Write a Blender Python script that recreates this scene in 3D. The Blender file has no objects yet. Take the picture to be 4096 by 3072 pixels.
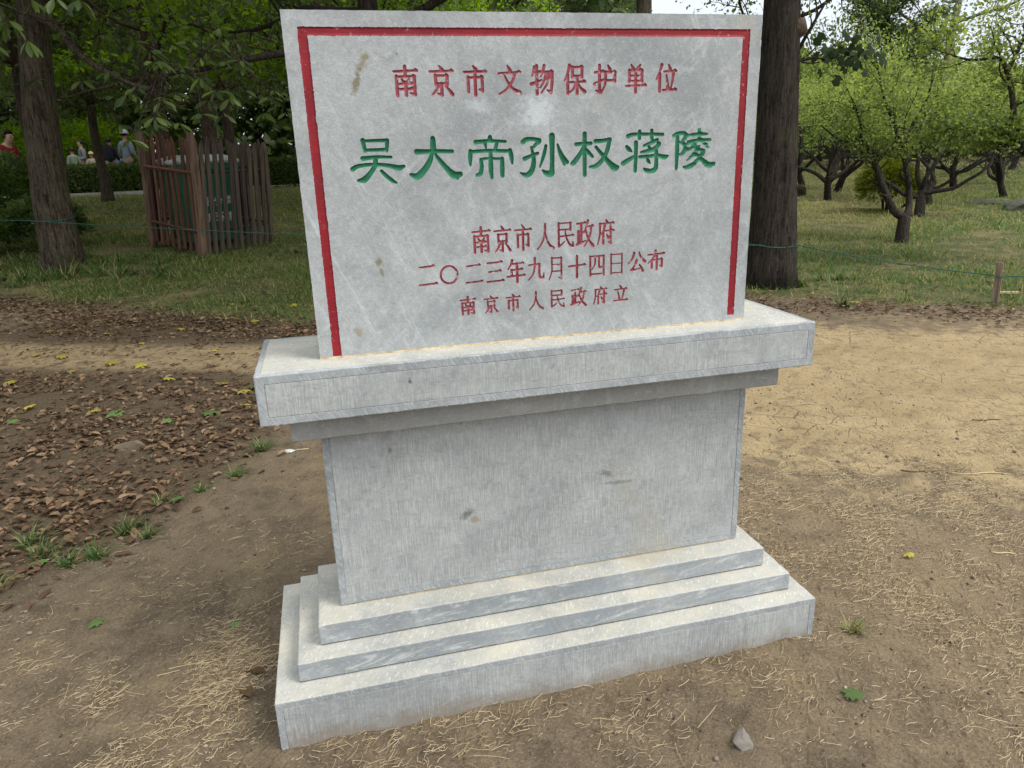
import bpy, bmesh, math, random
import numpy as np
from mathutils import Vector, Matrix, noise
C = bpy.context.scene
COL = C.collection
# ------------------------------------------------------------------ camera
cam_d = bpy.data.cameras.new('camera'); cam = bpy.data.objects.new('camera', cam_d); COL.objects.link(cam)
C.camera = cam
PITCH, YAW, ROLL = -0.3055, 0.2406, -0.0349
def cam_axes():
    cy, sy = math.cos(YAW), math.sin(YAW)
    f = Vector((sy*math.cos(PITCH), cy*math.cos(PITCH), math.sin(PITCH)))
    r = Vector((cy, -sy, 0)); u = r.cross(f)
    c, s = math.cos(ROLL), math.sin(ROLL)
    return c*r+s*u, -s*r+c*u, f
_r, _u, _f = cam_axes()
M = Matrix(((_r.x, _u.x, -_f.x, -0.5548), (_r.y, _u.y, -_f.y, -1.9395), (_r.z, _u.z, -_f.z, 1.4796), (0, 0, 0, 1)))
cam.matrix_world = M
cam_d.sensor_width = 36; cam_d.sensor_fit = 'HORIZONTAL'; cam_d.lens = 2912.0/4096*36
cam_d.clip_start = 0.05; cam_d.clip_end = 2000
# ------------------------------------------------------------------ light
SUN_EL, SUN_AZ = math.radians(52), math.radians(128)      # azimuth clockwise from +Y
W = bpy.data.worlds.new('World'); C.world = W; W.use_nodes = True
wn = W.node_tree; wn.nodes.clear()
sky = wn.nodes.new('ShaderNodeTexSky'); sky.sky_type = 'NISHITA'; sky.sun_disc = False
sky.sun_elevation = SUN_EL; sky.sun_rotation = SUN_AZ; sky.air_density = 1.0; sky.dust_density = 3.0
tc = wn.nodes.new('ShaderNodeTexCoord'); cn = wn.nodes.new('ShaderNodeTexNoise')
cn.inputs['Scale'].default_value = 2.2; cn.inputs['Detail'].default_value = 5
wn.links.new(tc.outputs['Generated'], cn.inputs['Vector'])
cr = wn.nodes.new('ShaderNodeMapRange'); cr.inputs[1].default_value = 0.35; cr.inputs[2].default_value = 0.7
cr.inputs[3].default_value = 0.66; cr.inputs[4].default_value = 0.97
wn.links.new(cn.outputs['Fac'], cr.inputs[0])
cm = wn.nodes.new('ShaderNodeMix'); cm.data_type = 'RGBA'
wn.links.new(cr.outputs[0], cm.inputs[0]); wn.links.new(sky.outputs[0], cm.inputs[6])
# bright thin overcast, gently brighter overhead as an overcast sky is
se = wn.nodes.new('ShaderNodeSeparateXYZ'); wn.links.new(tc.outputs['Generated'], se.inputs[0])
oc = wn.nodes.new('ShaderNodeMapRange'); oc.inputs[1].default_value = 0.0; oc.inputs[2].default_value = 1.0; oc.inputs[3].default_value = 0.0; oc.inputs[4].default_value = 1.0
wn.links.new(se.outputs[2], oc.inputs[0])
om = wn.nodes.new('ShaderNodeMix'); om.data_type = 'RGBA'; wn.links.new(oc.outputs[0], om.inputs[0])
om.inputs[6].default_value = (6.0, 6.5, 7.1, 1); om.inputs[7].default_value = (12.6, 12.9, 13.2, 1); wn.links.new(om.outputs[2], cm.inputs[7])
bg = wn.nodes.new('ShaderNodeBackground'); bg.inputs['Strength'].default_value = 0.1
wo = wn.nodes.new('ShaderNodeOutputWorld')
wn.links.new(cm.outputs[2], bg.inputs['Color']); wn.links.new(bg.outputs[0], wo.inputs['Surface'])
sd = bpy.data.lights.new('sun', 'SUN'); sun = bpy.data.objects.new('sun', sd); COL.objects.link(sun)
sd.energy = 1.5; sd.angle = math.radians(24); sd.color = (1.0, 0.97, 0.91)
sv = Vector((math.cos(SUN_EL)*math.sin(SUN_AZ), math.cos(SUN_EL)*math.cos(SUN_AZ), math.sin(SUN_EL)))
sun.rotation_euler = (-sv).to_track_quat('-Z', 'Y').to_euler(); sun.location = sv*60
vs = C.view_settings; vs.view_transform = 'Standard'; vs.look = 'None'; vs.exposure = 0.63; vs.gamma = 1.0; vs.use_curve_mapping = False
C.render.engine = 'CYCLES'
C.cycles.max_bounces = 6; C.cycles.diffuse_bounces = 3; C.cycles.glossy_bounces = 2; C.cycles.transmission_bounces = 4
C.cycles.sample_clamp_indirect = 4; C.cycles.use_denoising = True
# ------------------------------------------------------------------ helpers
def setp(o, label=None, cat=None, group=None, kind=None):
    if label: o['label'] = label
    if cat: o['category'] = cat
    if group: o['group'] = group
    if kind: o['kind'] = kind
    return o
def empty(name, loc, label=None, cat=None, group=None, rz=0.0):
    o = bpy.data.objects.new(name, None); COL.objects.link(o); o.location = loc; o.rotation_euler = (0, 0, rz)
    o.empty_display_size = 0.1
    return setp(o, label, cat, group)
def mesh(name, V, F, mats, smooth=False, attr=None, midx=None):
    V = np.asarray(V, np.float32).reshape(-1, 3); me = bpy.data.meshes.new(name)
    if not isinstance(mats, (list, tuple)): mats = [mats]
    if isinstance(F, np.ndarray):
        m, k = F.shape
        me.vertices.add(len(V)); me.vertices.foreach_set('co', V.ravel())
        me.loops.add(m*k); me.loops.foreach_set('vertex_index', F.astype(np.int32).ravel())
        me.polygons.add(m); me.polygons.foreach_set('loop_start', np.arange(m, dtype=np.int32)*k)
        me.update(calc_edges=True)
    else:
        me.from_pydata(V.tolist(), [], [list(map(int, f)) for f in F]); me.update()
    for mt in mats: me.materials.append(mt)
    if midx is not None: me.polygons.foreach_set('material_index', np.asarray(midx, np.int32))
    if smooth: me.polygons.foreach_set('use_smooth', np.ones(len(me.polygons), bool))
    if attr is not None:
        a = me.attributes.new('tint', 'FLOAT', 'POINT'); a.data.foreach_set('value', np.asarray(attr, np.float32))
    return me
def put(name, me, parent=None, loc=None, rot=None, scale=None, label=None, cat=None, group=None, kind=None):
    o = bpy.data.objects.new(name, me); COL.objects.link(o)
    if parent: o.parent = parent
    if loc is not None: o.location = loc
    if rot is not None: o.rotation_euler = rot
    if scale is not None: o.scale = scale if hasattr(scale, '__len__') else (scale,)*3
    return setp(o, label, cat, group, kind)
def copy_tree(root, loc, rz=0, sc=1.0, label=None):
    c = root.copy(); COL.objects.link(c); c.location = loc; c.rotation_euler = (0, 0, rz); c.scale = (sc,)*3
    if label: c['label'] = label
    for ch in root.children:
        d = ch.copy(); COL.objects.link(d); d.parent = c
        for g in ch.children:
            e = g.copy(); COL.objects.link(e); e.parent = d
    return c
class Geo:
    def __init__(s): s.v = []; s.f = []; s.n = 0; s.m = []
    def add(s, V, F, mi=0):
        s.v.append(np.asarray(V, float).reshape(-1, 3))
        for f in F: s.f.append(tuple(int(i)+s.n for i in f)); s.m.append(mi)
        s.n += len(s.v[-1])
    def box(s, c, d, R=None, mi=0):
        x, y, z = [q/2 for q in d]
        V = np.array([(a*x, b*y, e*z) for e in (-1, 1) for a, b in ((-1, -1), (1, -1), (1, 1), (-1, 1))], float)
        if R is not None: V = V @ np.array(R).T
        s.add(V+np.array(c), [(3, 2, 1, 0), (4, 5, 6, 7), (0, 1, 5, 4), (1, 2, 6, 5), (2, 3, 7, 6), (3, 0, 4, 7)], mi)
    def tube(s, pts, rad, n=8, mi=0, cap=True, rough=0.0, seed=0):
        V, F = tube(pts, rad, n, cap, rough, seed); s.add(V, F, mi)
    def mesh(s, name, mats, smooth=False):
        return mesh(name, np.concatenate(s.v), s.f, mats, smooth, midx=s.m)
def crom(pts, k):
    p = np.asarray(pts, float); out = []
    if len(p) < 3 or k <= 1: return p
    e = np.vstack([2*p[0]-p[1], p, 2*p[-1]-p[-2]])
    for i in range(1, len(e)-2):
        a, b, c, d = e[i-1], e[i], e[i+1], e[i+2]
        for t in np.arange(k)/k:
            out.append(.5*((2*b)+(c-a)*t+(2*a-5*b+4*c-d)*t*t+(3*b-a-3*c+d)*t**3))
    out.append(p[-1]); return np.array(out)
def tube(pts, rad, n=8, cap=True, rough=0.0, seed=0):
    p = np.asarray(pts, float); m = len(p); r = np.broadcast_to(np.asarray(rad, float), (m,))
    t = np.gradient(p, axis=0); t /= np.linalg.norm(t, axis=1)[:, None]+1e-9
    a = np.array([0.0, 1.0, 0.0]) if abs(t[0][1]) < .9 else np.array([1.0, 0, 0])
    U = np.cross(np.broadcast_to(a, t.shape), t); U /= np.linalg.norm(U, axis=1)[:, None]+1e-9
    Vv = np.cross(t, U); ang = np.arange(n)*2*math.pi/n
    rr = np.broadcast_to(r[:, None], (m, n)).copy()
    if rough:
        g = np.random.default_rng(seed); k = g.normal(size=(m, n)); rr *= 1+rough*.35*k
        L = np.concatenate([[0], np.cumsum(np.linalg.norm(np.diff(p, axis=0), axis=1))])[:, None]
        for q, am in ((2, .9), (3, .8), (5, .6), (9, .55), (14, .5)):
            if q*2 < n: rr *= 1+rough*am*np.sin(q*ang[None]+g.uniform(0, 6.3)+np.sin(L*g.uniform(.6, 1.6)+g.uniform(0, 6))*1.1)
    V = (p[:, None, :]+rr[..., None]*(np.cos(ang)[None, :, None]*U[:, None, :]+np.sin(ang)[None, :, None]*Vv[:, None, :])).reshape(-1, 3)
    i = np.arange(m-1)[:, None]*n; j = np.arange(n)[None, :]; j2 = (j+1) % n
    F = [tuple(q) for q in np.stack([i+j, i+j2, i+n+j2, i+n+j], -1).reshape(-1, 4)]
    if cap: F += [tuple(range(n-1, -1, -1)), tuple((m-1)*n+k for k in range(n))]
    return V, F
def ss(a, b, x):
    t = np.clip((x-a)/(b-a), 0, 1); return t*t*(3-2*t)
def H0(x, y):
    x = np.asarray(x, float); y = np.asarray(y, float)
    k = 0.058+(0.034-0.058)*ss(-1, 6, x)
    s = np.maximum(0, y-4.6); s = np.where(s < 3, s*s/6, s-1.5)
    c = 12.5+9.5*ss(0, 7, x); s = np.where(s > c-2, c-2*np.exp(-(np.maximum(s, c-2)-(c-2))/2), s)
    return k*s
def H(x, y): return float(H0(x, y))
# ------------------------------------------------------------------ node helpers
def new_mat(name):
    m = bpy.data.materials.new(name); m.use_nodes = True; nt = m.node_tree; nt.nodes.clear()
    return m, nt
def N(nt, typ, inp=None, **pr):
    n = nt.nodes.new('ShaderNode'+typ)
    for k, v in pr.items(): setattr(n, k, v)
    for k, v in (inp or {}).items():
        if isinstance(v, bpy.types.NodeSocket): nt.links.new(v, n.inputs[k])
        else: n.inputs[k].default_value = v
    return n
def c4(c): return c if isinstance(c, bpy.types.NodeSocket) else (c[0], c[1], c[2], 1)
def mixc(nt, f, a, b, bt='MIX'): return N(nt, 'Mix', {0: f, 6: c4(a), 7: c4(b)}, data_type='RGBA', blend_type=bt).outputs[2]
def mth(nt, op, a, b=0.0): return N(nt, 'Math', {0: a, 1: b}, operation=op).outputs[0]
def mrange(nt, x, a, b, c=0.0, d=1.0): return N(nt, 'MapRange', {0: x, 1: a, 2: b, 3: c, 4: d}).outputs[0]
def vec(nt, scale=(1, 1, 1), rot=(0, 0, 0), src='Object'):
    t = N(nt, 'TexCoord').outputs[src] if src != 'World' else N(nt, 'NewGeometry').outputs['Position']
    r = N(nt, 'Mapping', {'Vector': t, 'Rotation': rot}).outputs[0]
    return N(nt, 'Mapping', {'Vector': r, 'Scale': scale}).outputs[0]
def noi(nt, v, scale=1.0, detail=4.0, rough=0.55, dist=0.0):
    return N(nt, 'TexNoise', {'Vector': v, 'Scale': scale, 'Detail': detail, 'Roughness': rough, 'Distortion': dist}).outputs['Fac']
def bump(nt, h, strength=0.5, dist=0.002, normal=None):
    d = {'Height': h, 'Strength': strength, 'Distance': dist}
    if normal is not None: d['Normal'] = normal
    return N(nt, 'Bump', d).outputs[0]
def finish(nt, color, rough=0.8, normal=None, spec=0.3, transl=None, metallic=0.0):
    b = N(nt, 'BsdfPrincipled', {'Base Color': c4(color), 'Roughness': rough, 'Specular IOR Level': spec, 'Metallic': metallic})
    if normal is not None: nt.links.new(normal, b.inputs['Normal'])
    o = b.outputs[0]
    if transl:
        t = N(nt, 'BsdfTranslucent', {'Color': c4(transl[1])}); o = N(nt, 'MixShader', {0: transl[0], 1: o, 2: t.outputs[0]}).outputs[0]
    N(nt, 'OutputMaterial', {'Surface': o})
def plain(name, c, rough=0.7, var=0.15, scale=20.0, spec=0.3):
    m, nt = new_mat(name); v = vec(nt)
    f = noi(nt, v, scale, 4); lo = [q*(1-var) for q in c]; hi = [min(1, q*(1+var)) for q in c]
    finish(nt, mixc(nt, mrange(nt, f, .3, .7), lo, hi), rough, bump(nt, f, .2, .002), spec); return m
# ------------------------------------------------------------------ stone
def stone(name, mode):
    m, nt = new_mat(name); v = vec(nt)
    a, b = {'slab': ((.335, .358, .364), (.525, .553, .552)), 'chisel': ((.358, .376, .374), (.530, .548, .536)), 'margin': ((.285, .31, .325), (.44, .468, .482)),
            'top': ((.385, .390, .365), (.57, .566, .52)), 'step': ((.275, .300, .315), (.46, .485, .492)), 'rough': ((.31, .305, .278), (.43, .42, .382)), 'edge': ((.36, .37, .36), (.52, .53, .52))}[mode]
    n1 = noi(nt, v, 2.6, 8, .66, .8)
    col = mixc(nt, mrange(nt, n1, .38, .62), a, b)
    n2 = noi(nt, v, 11, 6, .7, 1.2)                         # pale and grey clouds with crisp rims
    col = mixc(nt, mrange(nt, n2, .53, .60, 0, .36 if mode == 'slab' else .24), col, (.66, .69, .70))
    col = mixc(nt, mrange(nt, n2, .45, .36, 0, .40 if mode == 'slab' else .24), col, (.29, .30, .30))
    g = noi(nt, v, 210, 3, .7)
    col = mixc(nt, mrange(nt, g, .35, .65, 0, .5), mixc(nt, .5, col, (.24, .25, .25)), col)
    g2 = noi(nt, v, 85, 4, .75); col = mixc(nt, mrange(nt, g2, .50, .34, 0, .26), col, (.24, .25, .25)); col = mixc(nt, mrange(nt, g2, .54, .70, 0, .24), col, (.72, .74, .74))
    h = mth(nt, 'ADD', g, mth(nt, 'MULTIPLY', g2, .8))
    if mode == 'slab':
        for an_, sx_, sz_, lo_, am_, cc_ in ((.42, 34, 2.2, .55, .34, (.70, .73, .735)), (.42, 26, 2.0, .56, .30, (.27, .285, .295)), (-.85, 40, 3.0, .57, .24, (.69, .72, .72))):
            s_ = noi(nt, vec(nt, (sx_, sx_, sz_), (0, an_, 0)), 1.0, 6, .7)
            col = mixc(nt, mth(nt, 'MULTIPLY', mrange(nt, s_, lo_, lo_+.12, 0, am_), mrange(nt, noi(nt, v, 2.4+an_, 3), .44, .6)), col, cc_)
    if mode in ('slab', 'margin', 'step', 'top'):
        for ang, sx, sz, amt, lo, hi in ((.36, 190, 3.5, .15, .58, .70), (-.75, 230, 5, .11, .58, .70), (.95, 260, 7, .10, .59, .72), (.30, 90, 3.0, -.22, .58, .72)):
            rot = (0, ang, 0) if mode != 'top' else (0, 0, ang)
            sc = (sx, sx, sz) if mode != 'top' else (sx, sz, 30)
            s = noi(nt, vec(nt, sc, rot), 1.0, 3, .6)
            f = mrange(nt, s, lo, hi, 0, abs(amt))
            f = mth(nt, 'MULTIPLY', f, mrange(nt, noi(nt, vec(nt, (1, 1, 1), (0, 0, ang*3)), 4.5, 3), .42, .6))
            col = mixc(nt, f, col, (.78, .80, .80) if amt > 0 else (.25, .26, .27))
    if mode == 'step':
        ve = noi(nt, vec(nt, (5, 14, 26), (0, .12, 0)), 1.0, 7, .65, 2.2)
        col = mixc(nt, mrange(nt, ve, .48, .40, 0, .6), col, (.27, .31, .35))
        col = mixc(nt, mrange(nt, ve, .56, .64, 0, .5), col, (.66, .68, .68))
    if mode in ('chisel', 'edge'):
        s = noi(nt, vec(nt, (430, 430, 17)), 1.0, 3, .65, .15)
        k = noi(nt, v, 5, 4); amt = mrange(nt, k, .35, .6, .35, 1.0)
        col = mixc(nt, mth(nt, 'MULTIPLY', mrange(nt, s, .50, .64, 0, .42), amt), col, (.70, .70, .67))
        col = mixc(nt, mth(nt, 'MULTIPLY', mrange(nt, s, .46, .34, 0, .42), amt), col, (.25, .25, .24))
        h = mth(nt, 'ADD', s, mth(nt, 'MULTIPLY', g, .3))
        ve = noi(nt, vec(nt, (1.6, 1.6, 7), (0, -.05, 0)), 1.0, 6, .62, 2.2)    # wandering hair cracks
        cr_ = mrange(nt, mth(nt, 'ABSOLUTE', mth(nt, 'SUBTRACT', ve, .5)), 0.0, .009, .38, 0)
        col = mixc(nt, cr_, col, (.2, .2, .2))
    if mode == 'margin':
        s = noi(nt, vec(nt, (260, 260, 40), (0, .5, 0)), 1.0, 2, .6)
        col = mixc(nt, mrange(nt, s, .5, .65, 0, .35), col, (.62, .65, .67)); h = s; col = mixc(nt, mrange(nt, noi(nt, vec(nt, (3, 3, 9)), 1.0, 5, .65, 1.0), .54, .64, 0, .42), col, (.19, .20, .21))
    if mode == 'top':
        du = noi(nt, v, 7, 5, .6); col = mixc(nt, mrange(nt, du, .36, .72, .05, .5), col, (.68, .62, .47))
        s = noi(nt, vec(nt, (200, 40, 40), (0, 0, .5)), 1.0, 3); col = mixc(nt, mrange(nt, s, .58, .68, 0, .45), col, (.82, .80, .72))
    # lichen specks, rust and small dark pits
    pit = noi(nt, v, 26, 5, .75, .8); where = noi(nt, vec(nt, (1, 1, 1), (.3, .9, .2)), 2.6, 3)
    col = mixc(nt, mth(nt, 'MULTIPLY', mrange(nt, pit, .66, .71, 0, .8), mrange(nt, where, .5, .6)), col, (.16, .16, .14))
    SP = {'slab': [(-.426, 1.700, .012, .028, .35, (.25, .21, .12), .8), (-.447, 1.650, .009, .030, .35, (.20, .17, .10), .85), (-.432, 1.234, .010, .014, 0, (.22, .19, .11), .85), (-.427, 1.212, .005, .016, -.2, (.22, .19, .11), .7), (-.495, 1.062, .014, .013, 0, (.30, .26, .17), .75), (-.01, 1.58, .05, .04, 0, (.62, .66, .69), .6), (-.16, 1.595, .04, .018, .2, (.62, .66, .68), .4)],
          'chisel': [(-.245, .505, .030, .014, -.3, (.12, .12, .10), .75), (-.225, .485, .016, .014, 0, (.30, .26, .17), .7), (.174, .57, .022, .012, .2, (.14, .14, .13), .7), (.215, .535, .05, .008, 0, (.16, .16, .15), .6), (-.446, .729, .005, .012, 0, (.20, .18, .12), .9), (-.388, .949, .006, .009, 0, (.10, .085, .06), .95), (.322, .408, .012, .014, 0, (.38, .33, .25), .6)],
          'top': []}.get(mode, [])
    if SP:
        xyz = N(nt, 'SeparateXYZ', {0: N(nt, 'TexCoord').outputs['Object']}); wob = noi(nt, v, 55, 4, .7)
        for sx_, sz_, ra, rb, an, cc, am in SP:
            dx = mth(nt, 'SUBTRACT', xyz.outputs[0], sx_); dz_ = mth(nt, 'SUBTRACT', xyz.outputs[2], sz_); c_, s_ = math.cos(an), math.sin(an)
            u_ = mth(nt, 'DIVIDE', mth(nt, 'SUBTRACT', mth(nt, 'MULTIPLY', dx, c_), mth(nt, 'MULTIPLY', dz_, s_)), ra); w_ = mth(nt, 'DIVIDE', mth(nt, 'ADD', mth(nt, 'MULTIPLY', dx, s_), mth(nt, 'MULTIPLY', dz_, c_)), rb)
            r2 = mth(nt, 'SQRT', mth(nt, 'ADD', mth(nt, 'MULTIPLY', u_, u_), mth(nt, 'MULTIPLY', w_, w_)))
            r2 = mth(nt, 'ADD', r2, mth(nt, 'MULTIPLY', mth(nt, 'SUBTRACT', wob, .5), 2.6))
            col = mixc(nt, mrange(nt, r2, 1.05, .45, 0, am), col, cc)
    st = noi(nt, vec(nt, (1, 1, .55), (.7, .1, .4)), 3.4, 4, .5); col = mixc(nt, mrange(nt, st, .64, .76, 0, .4), col, (.42, .37, .24))
    if mode == 'chisel':                                   # earth splashed on the foot of the lowest stone
        zz_ = N(nt, 'SeparateXYZ', {0: N(nt, 'TexCoord').outputs['Object']}).outputs[2]; sp_ = mth(nt, 'ADD', zz_, mth(nt, 'MULTIPLY', mth(nt, 'SUBTRACT', noi(nt, v, 14, 6, .75), .5), .16))
        col = mixc(nt, mrange(nt, sp_, .062, .012, 0, .6), col, (.235, .18, .12))
    finish(nt, col, .82, bump(nt, h, .55, .0016), .25); return m
ST = {k: stone('stone_'+k, k) for k in ('slab', 'chisel', 'margin', 'top', 'step', 'rough', 'edge')}
def paint(name, lo, hi, fade, amt):
    m, nt = new_mat(name); v = vec(nt)
    n1 = noi(nt, v, 9, 5, .6); col = mixc(nt, mrange(nt, n1, .35, .65), lo, hi)
    s = noi(nt, vec(nt, (18, 18, 900)) if 'border' in name else v, 1.0 if 'border' in name else 130, 3)
    col = mixc(nt, mrange(nt, s, .5, .68, 0, .35), col, fade)
    w = noi(nt, v, 70, 5, .7); col = mixc(nt, mrange(nt, w, .66-.1*amt, .72-.1*amt, 0, amt), col, (.5, .5, .49))
    finish(nt, col, .55, bump(nt, s, .3, .001), .35); return m
M_BORDER = paint('red_border_paint', (.19, .006, .013), (.29, .010, .018), (.30, .05, .06), .42)
M_RED = paint('red_letter_paint', (.215, .028, .042), (.31, .062, .078), (.44, .21, .22), .78)
M_GREEN = paint('green_letter_paint', (.006, .115, .052), (.016, .18, .085), (.07, .26, .16), .25)
M_MORTAR = plain('mortar', (.46, .36, .22), .95, .35, 60)
M_GAP = plain('dark_joint', (.22, .20, .17), .95, .4, 90)
# ------------------------------------------------------------------ monument
mon = empty('stone_monument', (0, 0, 0), 'grey stone heritage monument with red and green carved lettering on a stepped pedestal', 'monument')
def block(name, xo, hw, yf, yb, z0, z1, front=('edge', None, None), top=('top', None), side='edge', step=0.012, chip=0.0, seed=1, gap=True):
    """a dressed stone: six gridded faces, worn arrises, optional incised margin line on front and top"""
    g = 0.0024; mats = []; G = Geo()
    def mi(k):
        if ST[k] not in mats: mats.append(ST[k])
        return mats.index(ST[k])
    def lines(L, mg):
        base = [0, .003]+([mg, mg+g/2, mg+g] if mg else [])
        e = [L-q for q in base[::-1]]; inner0, inner1 = base[-1], e[0]
        n = max(1, int((inner1-inner0)/step))
        return np.array(base+list(np.linspace(inner0, inner1, n+1)[1:-1])+e)
    def face(o, u, v, n, L, Hh, mg, k_in, k_out):
        a, b = lines(L, mg), lines(Hh, mg); A, B = np.meshgrid(a, b, indexing='ij'); D = np.zeros_like(A)
        if mg:
            q = mg+g/2; ina = (A > q-1e-6) & (A < L-q+1e-6); inb = (B > q-1e-6) & (B < Hh-q+1e-6)
            on = ((abs(A-q) < 1e-6) | (abs(A-L+q) < 1e-6)) & inb | ((abs(B-q) < 1e-6) | (abs(B-Hh+q) < 1e-6)) & ina
            D[on] = -.0020
        V = np.array(o)+A[..., None]*np.array(u)+B[..., None]*np.array(v)+D[..., None]*np.array(n)
        na, nb = len(a), len(b); base = G.n; G.v.append(V.reshape(-1, 3)); G.n += na*nb
        for i in range(na-1):
            for j in range(nb-1):
                p = base+i*nb+j; G.f.append((p, p+nb, p+nb+1, p+1))
                ca, cb = (a[i]+a[i+1])/2, (b[j]+b[j+1])/2
                G.m.append(mi(k_in if (not mg or (mg < ca < L-mg and mg < cb < Hh-mg)) else k_out))
    x0, x1 = xo-hw, xo+hw; Wd, De, He = 2*hw, yb-yf, z1-z0
    face((x0, yf, z0), (1, 0, 0), (0, 0, 1), (0, -1, 0), Wd, He, front[1], front[0], front[2] or front[0])
    face((x1, yb, z0), (-1, 0, 0), (0, 0, 1), (0, 1, 0), Wd, He, None, side, side)
    face((x0, yb, z0), (0, -1, 0), (0, 0, 1), (-1, 0, 0), De, He, None, side, side)
    face((x1, yf, z0), (0, 1, 0), (0, 0, 1), (1, 0, 0), De, He, None, side, side)
    face((x0, yf, z1), (1, 0, 0), (0, 1, 0), (0, 0, 1), Wd, De, top[1], top[0], 'margin' if top[1] else top[0])
    face((x0, yb, z0), (1, 0, 0), (0, -1, 0), (0, 0, -1), Wd, De, None, 'rough', 'rough')
    me = G.mesh(name, mats)
    bm = bmesh.new(); bm.from_mesh(me); bmesh.ops.remove_doubles(bm, verts=bm.verts, dist=1e-5)
    e = 1e-5
    for vt in bm.verts:
        c = vt.co; q = Vector((seed*7.1, 0, 0))+c
        sx = (c.x < x0+e)*1-(c.x > x1-e)*1; sy = (c.y < yf+e)*1-(c.y > yb-e)*1; sz = (c.z < z0+e)*1-(c.z > z1-e)*1
        k = abs(sx)+abs(sy)+abs(sz)
        if k >= 2:
            w = .0013+.0011*noise.noise(q*60)+.0012*noise.noise(q*17)
            if chip and sz == 1: w += chip*max(0, noise.noise(q*75)+.35*noise.noise(q*190))
            if k == 3: w += .0025
            w = max(.0004, w); vt.co = c+Vector((sx*w*.7, sy*w*.7, sz*w))
        elif k == 1:
            d = .0007*noise.noise(q*9); vt.co = c+Vector((sx*d, sy*d, sz*d))
    bm.to_mesh(me); bm.free()
    return put(name, me, mon)
Z = dict(b=.1488, s2=.2087, s1=.2728, sh=.8033, m=.8709, c=.9994, t=1.8023); GP = .0035
block('base_slab', -.0094, .799, -.2851, .285, -.06, Z['b'], ('chisel', .018, 'margin'), ('top', None), chip=.003, seed=1)
block('step_slab', -.0046, .7416, -.2217, .222, Z['b']+GP, Z['s2'], ('step', None, None), ('top', None), 'step', seed=2)
block('step_slab', -.0022, .6826, -.1609, .161, Z['s2']+GP, Z['s1'], ('step', None, None), ('top', None), 'step', seed=3)
block('pedestal_block', .0021, .6234, -.0858, .088, Z['s1']+GP, Z['sh'], ('chisel', .018, 'margin'), ('rough', None), 'edge', step=.02, seed=4)
block('cornice_block', .0029, .693, -.1408, .141, Z['sh'], Z['m'], ('rough', None, None), ('rough', None), 'rough', chip=.004, seed=5)
block('cap_slab', .0064, .7607, -.1933, .195, Z['m'], Z['c'], ('chisel', .021, 'margin'), ('top', .013), 'edge', step=.006, chip=.011, seed=6)
def joint(hw, yf, z, mt, h=GP, xo=0):
    q = Geo(); q.box((xo, 0, z+h/2), (2*hw, 2*yf, h)); put('mortar_joint', q.mesh('mortar_joint', [mt]), mon)
joint(.738, .218, Z['b']-.0005, M_GAP, .0045); joint(.679, .157, Z['s2']-.0005, M_GAP, .0045); joint(.620, .083, Z['s1']-.0005, M_MORTAR, .0045)
# mortar squeezed out in front of the tablet
rg = np.random.default_rng(5); xx = np.linspace(-.60, .60, 160); wv = .004+.003*np.abs(np.convolve(rg.normal(size=160), np.ones(9)/9, 'same'))*2
Vm = []; Fm = []
for i, (x, w) in enumerate(zip(xx, wv)):
    Vm += [(x, -.0885-w, Z['c']-.001), (x, -.0885-w*.5, Z['c']+.0035), (x, -.0885, Z['c']+.0045)]
    if i: k = 3*i; Fm += [(k-3, k, k+1, k-2), (k-2, k+1, k+2, k-1)]
put('mortar_joint', mesh('mortar_fillet', Vm, Fm, M_MORTAR), mon)
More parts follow.
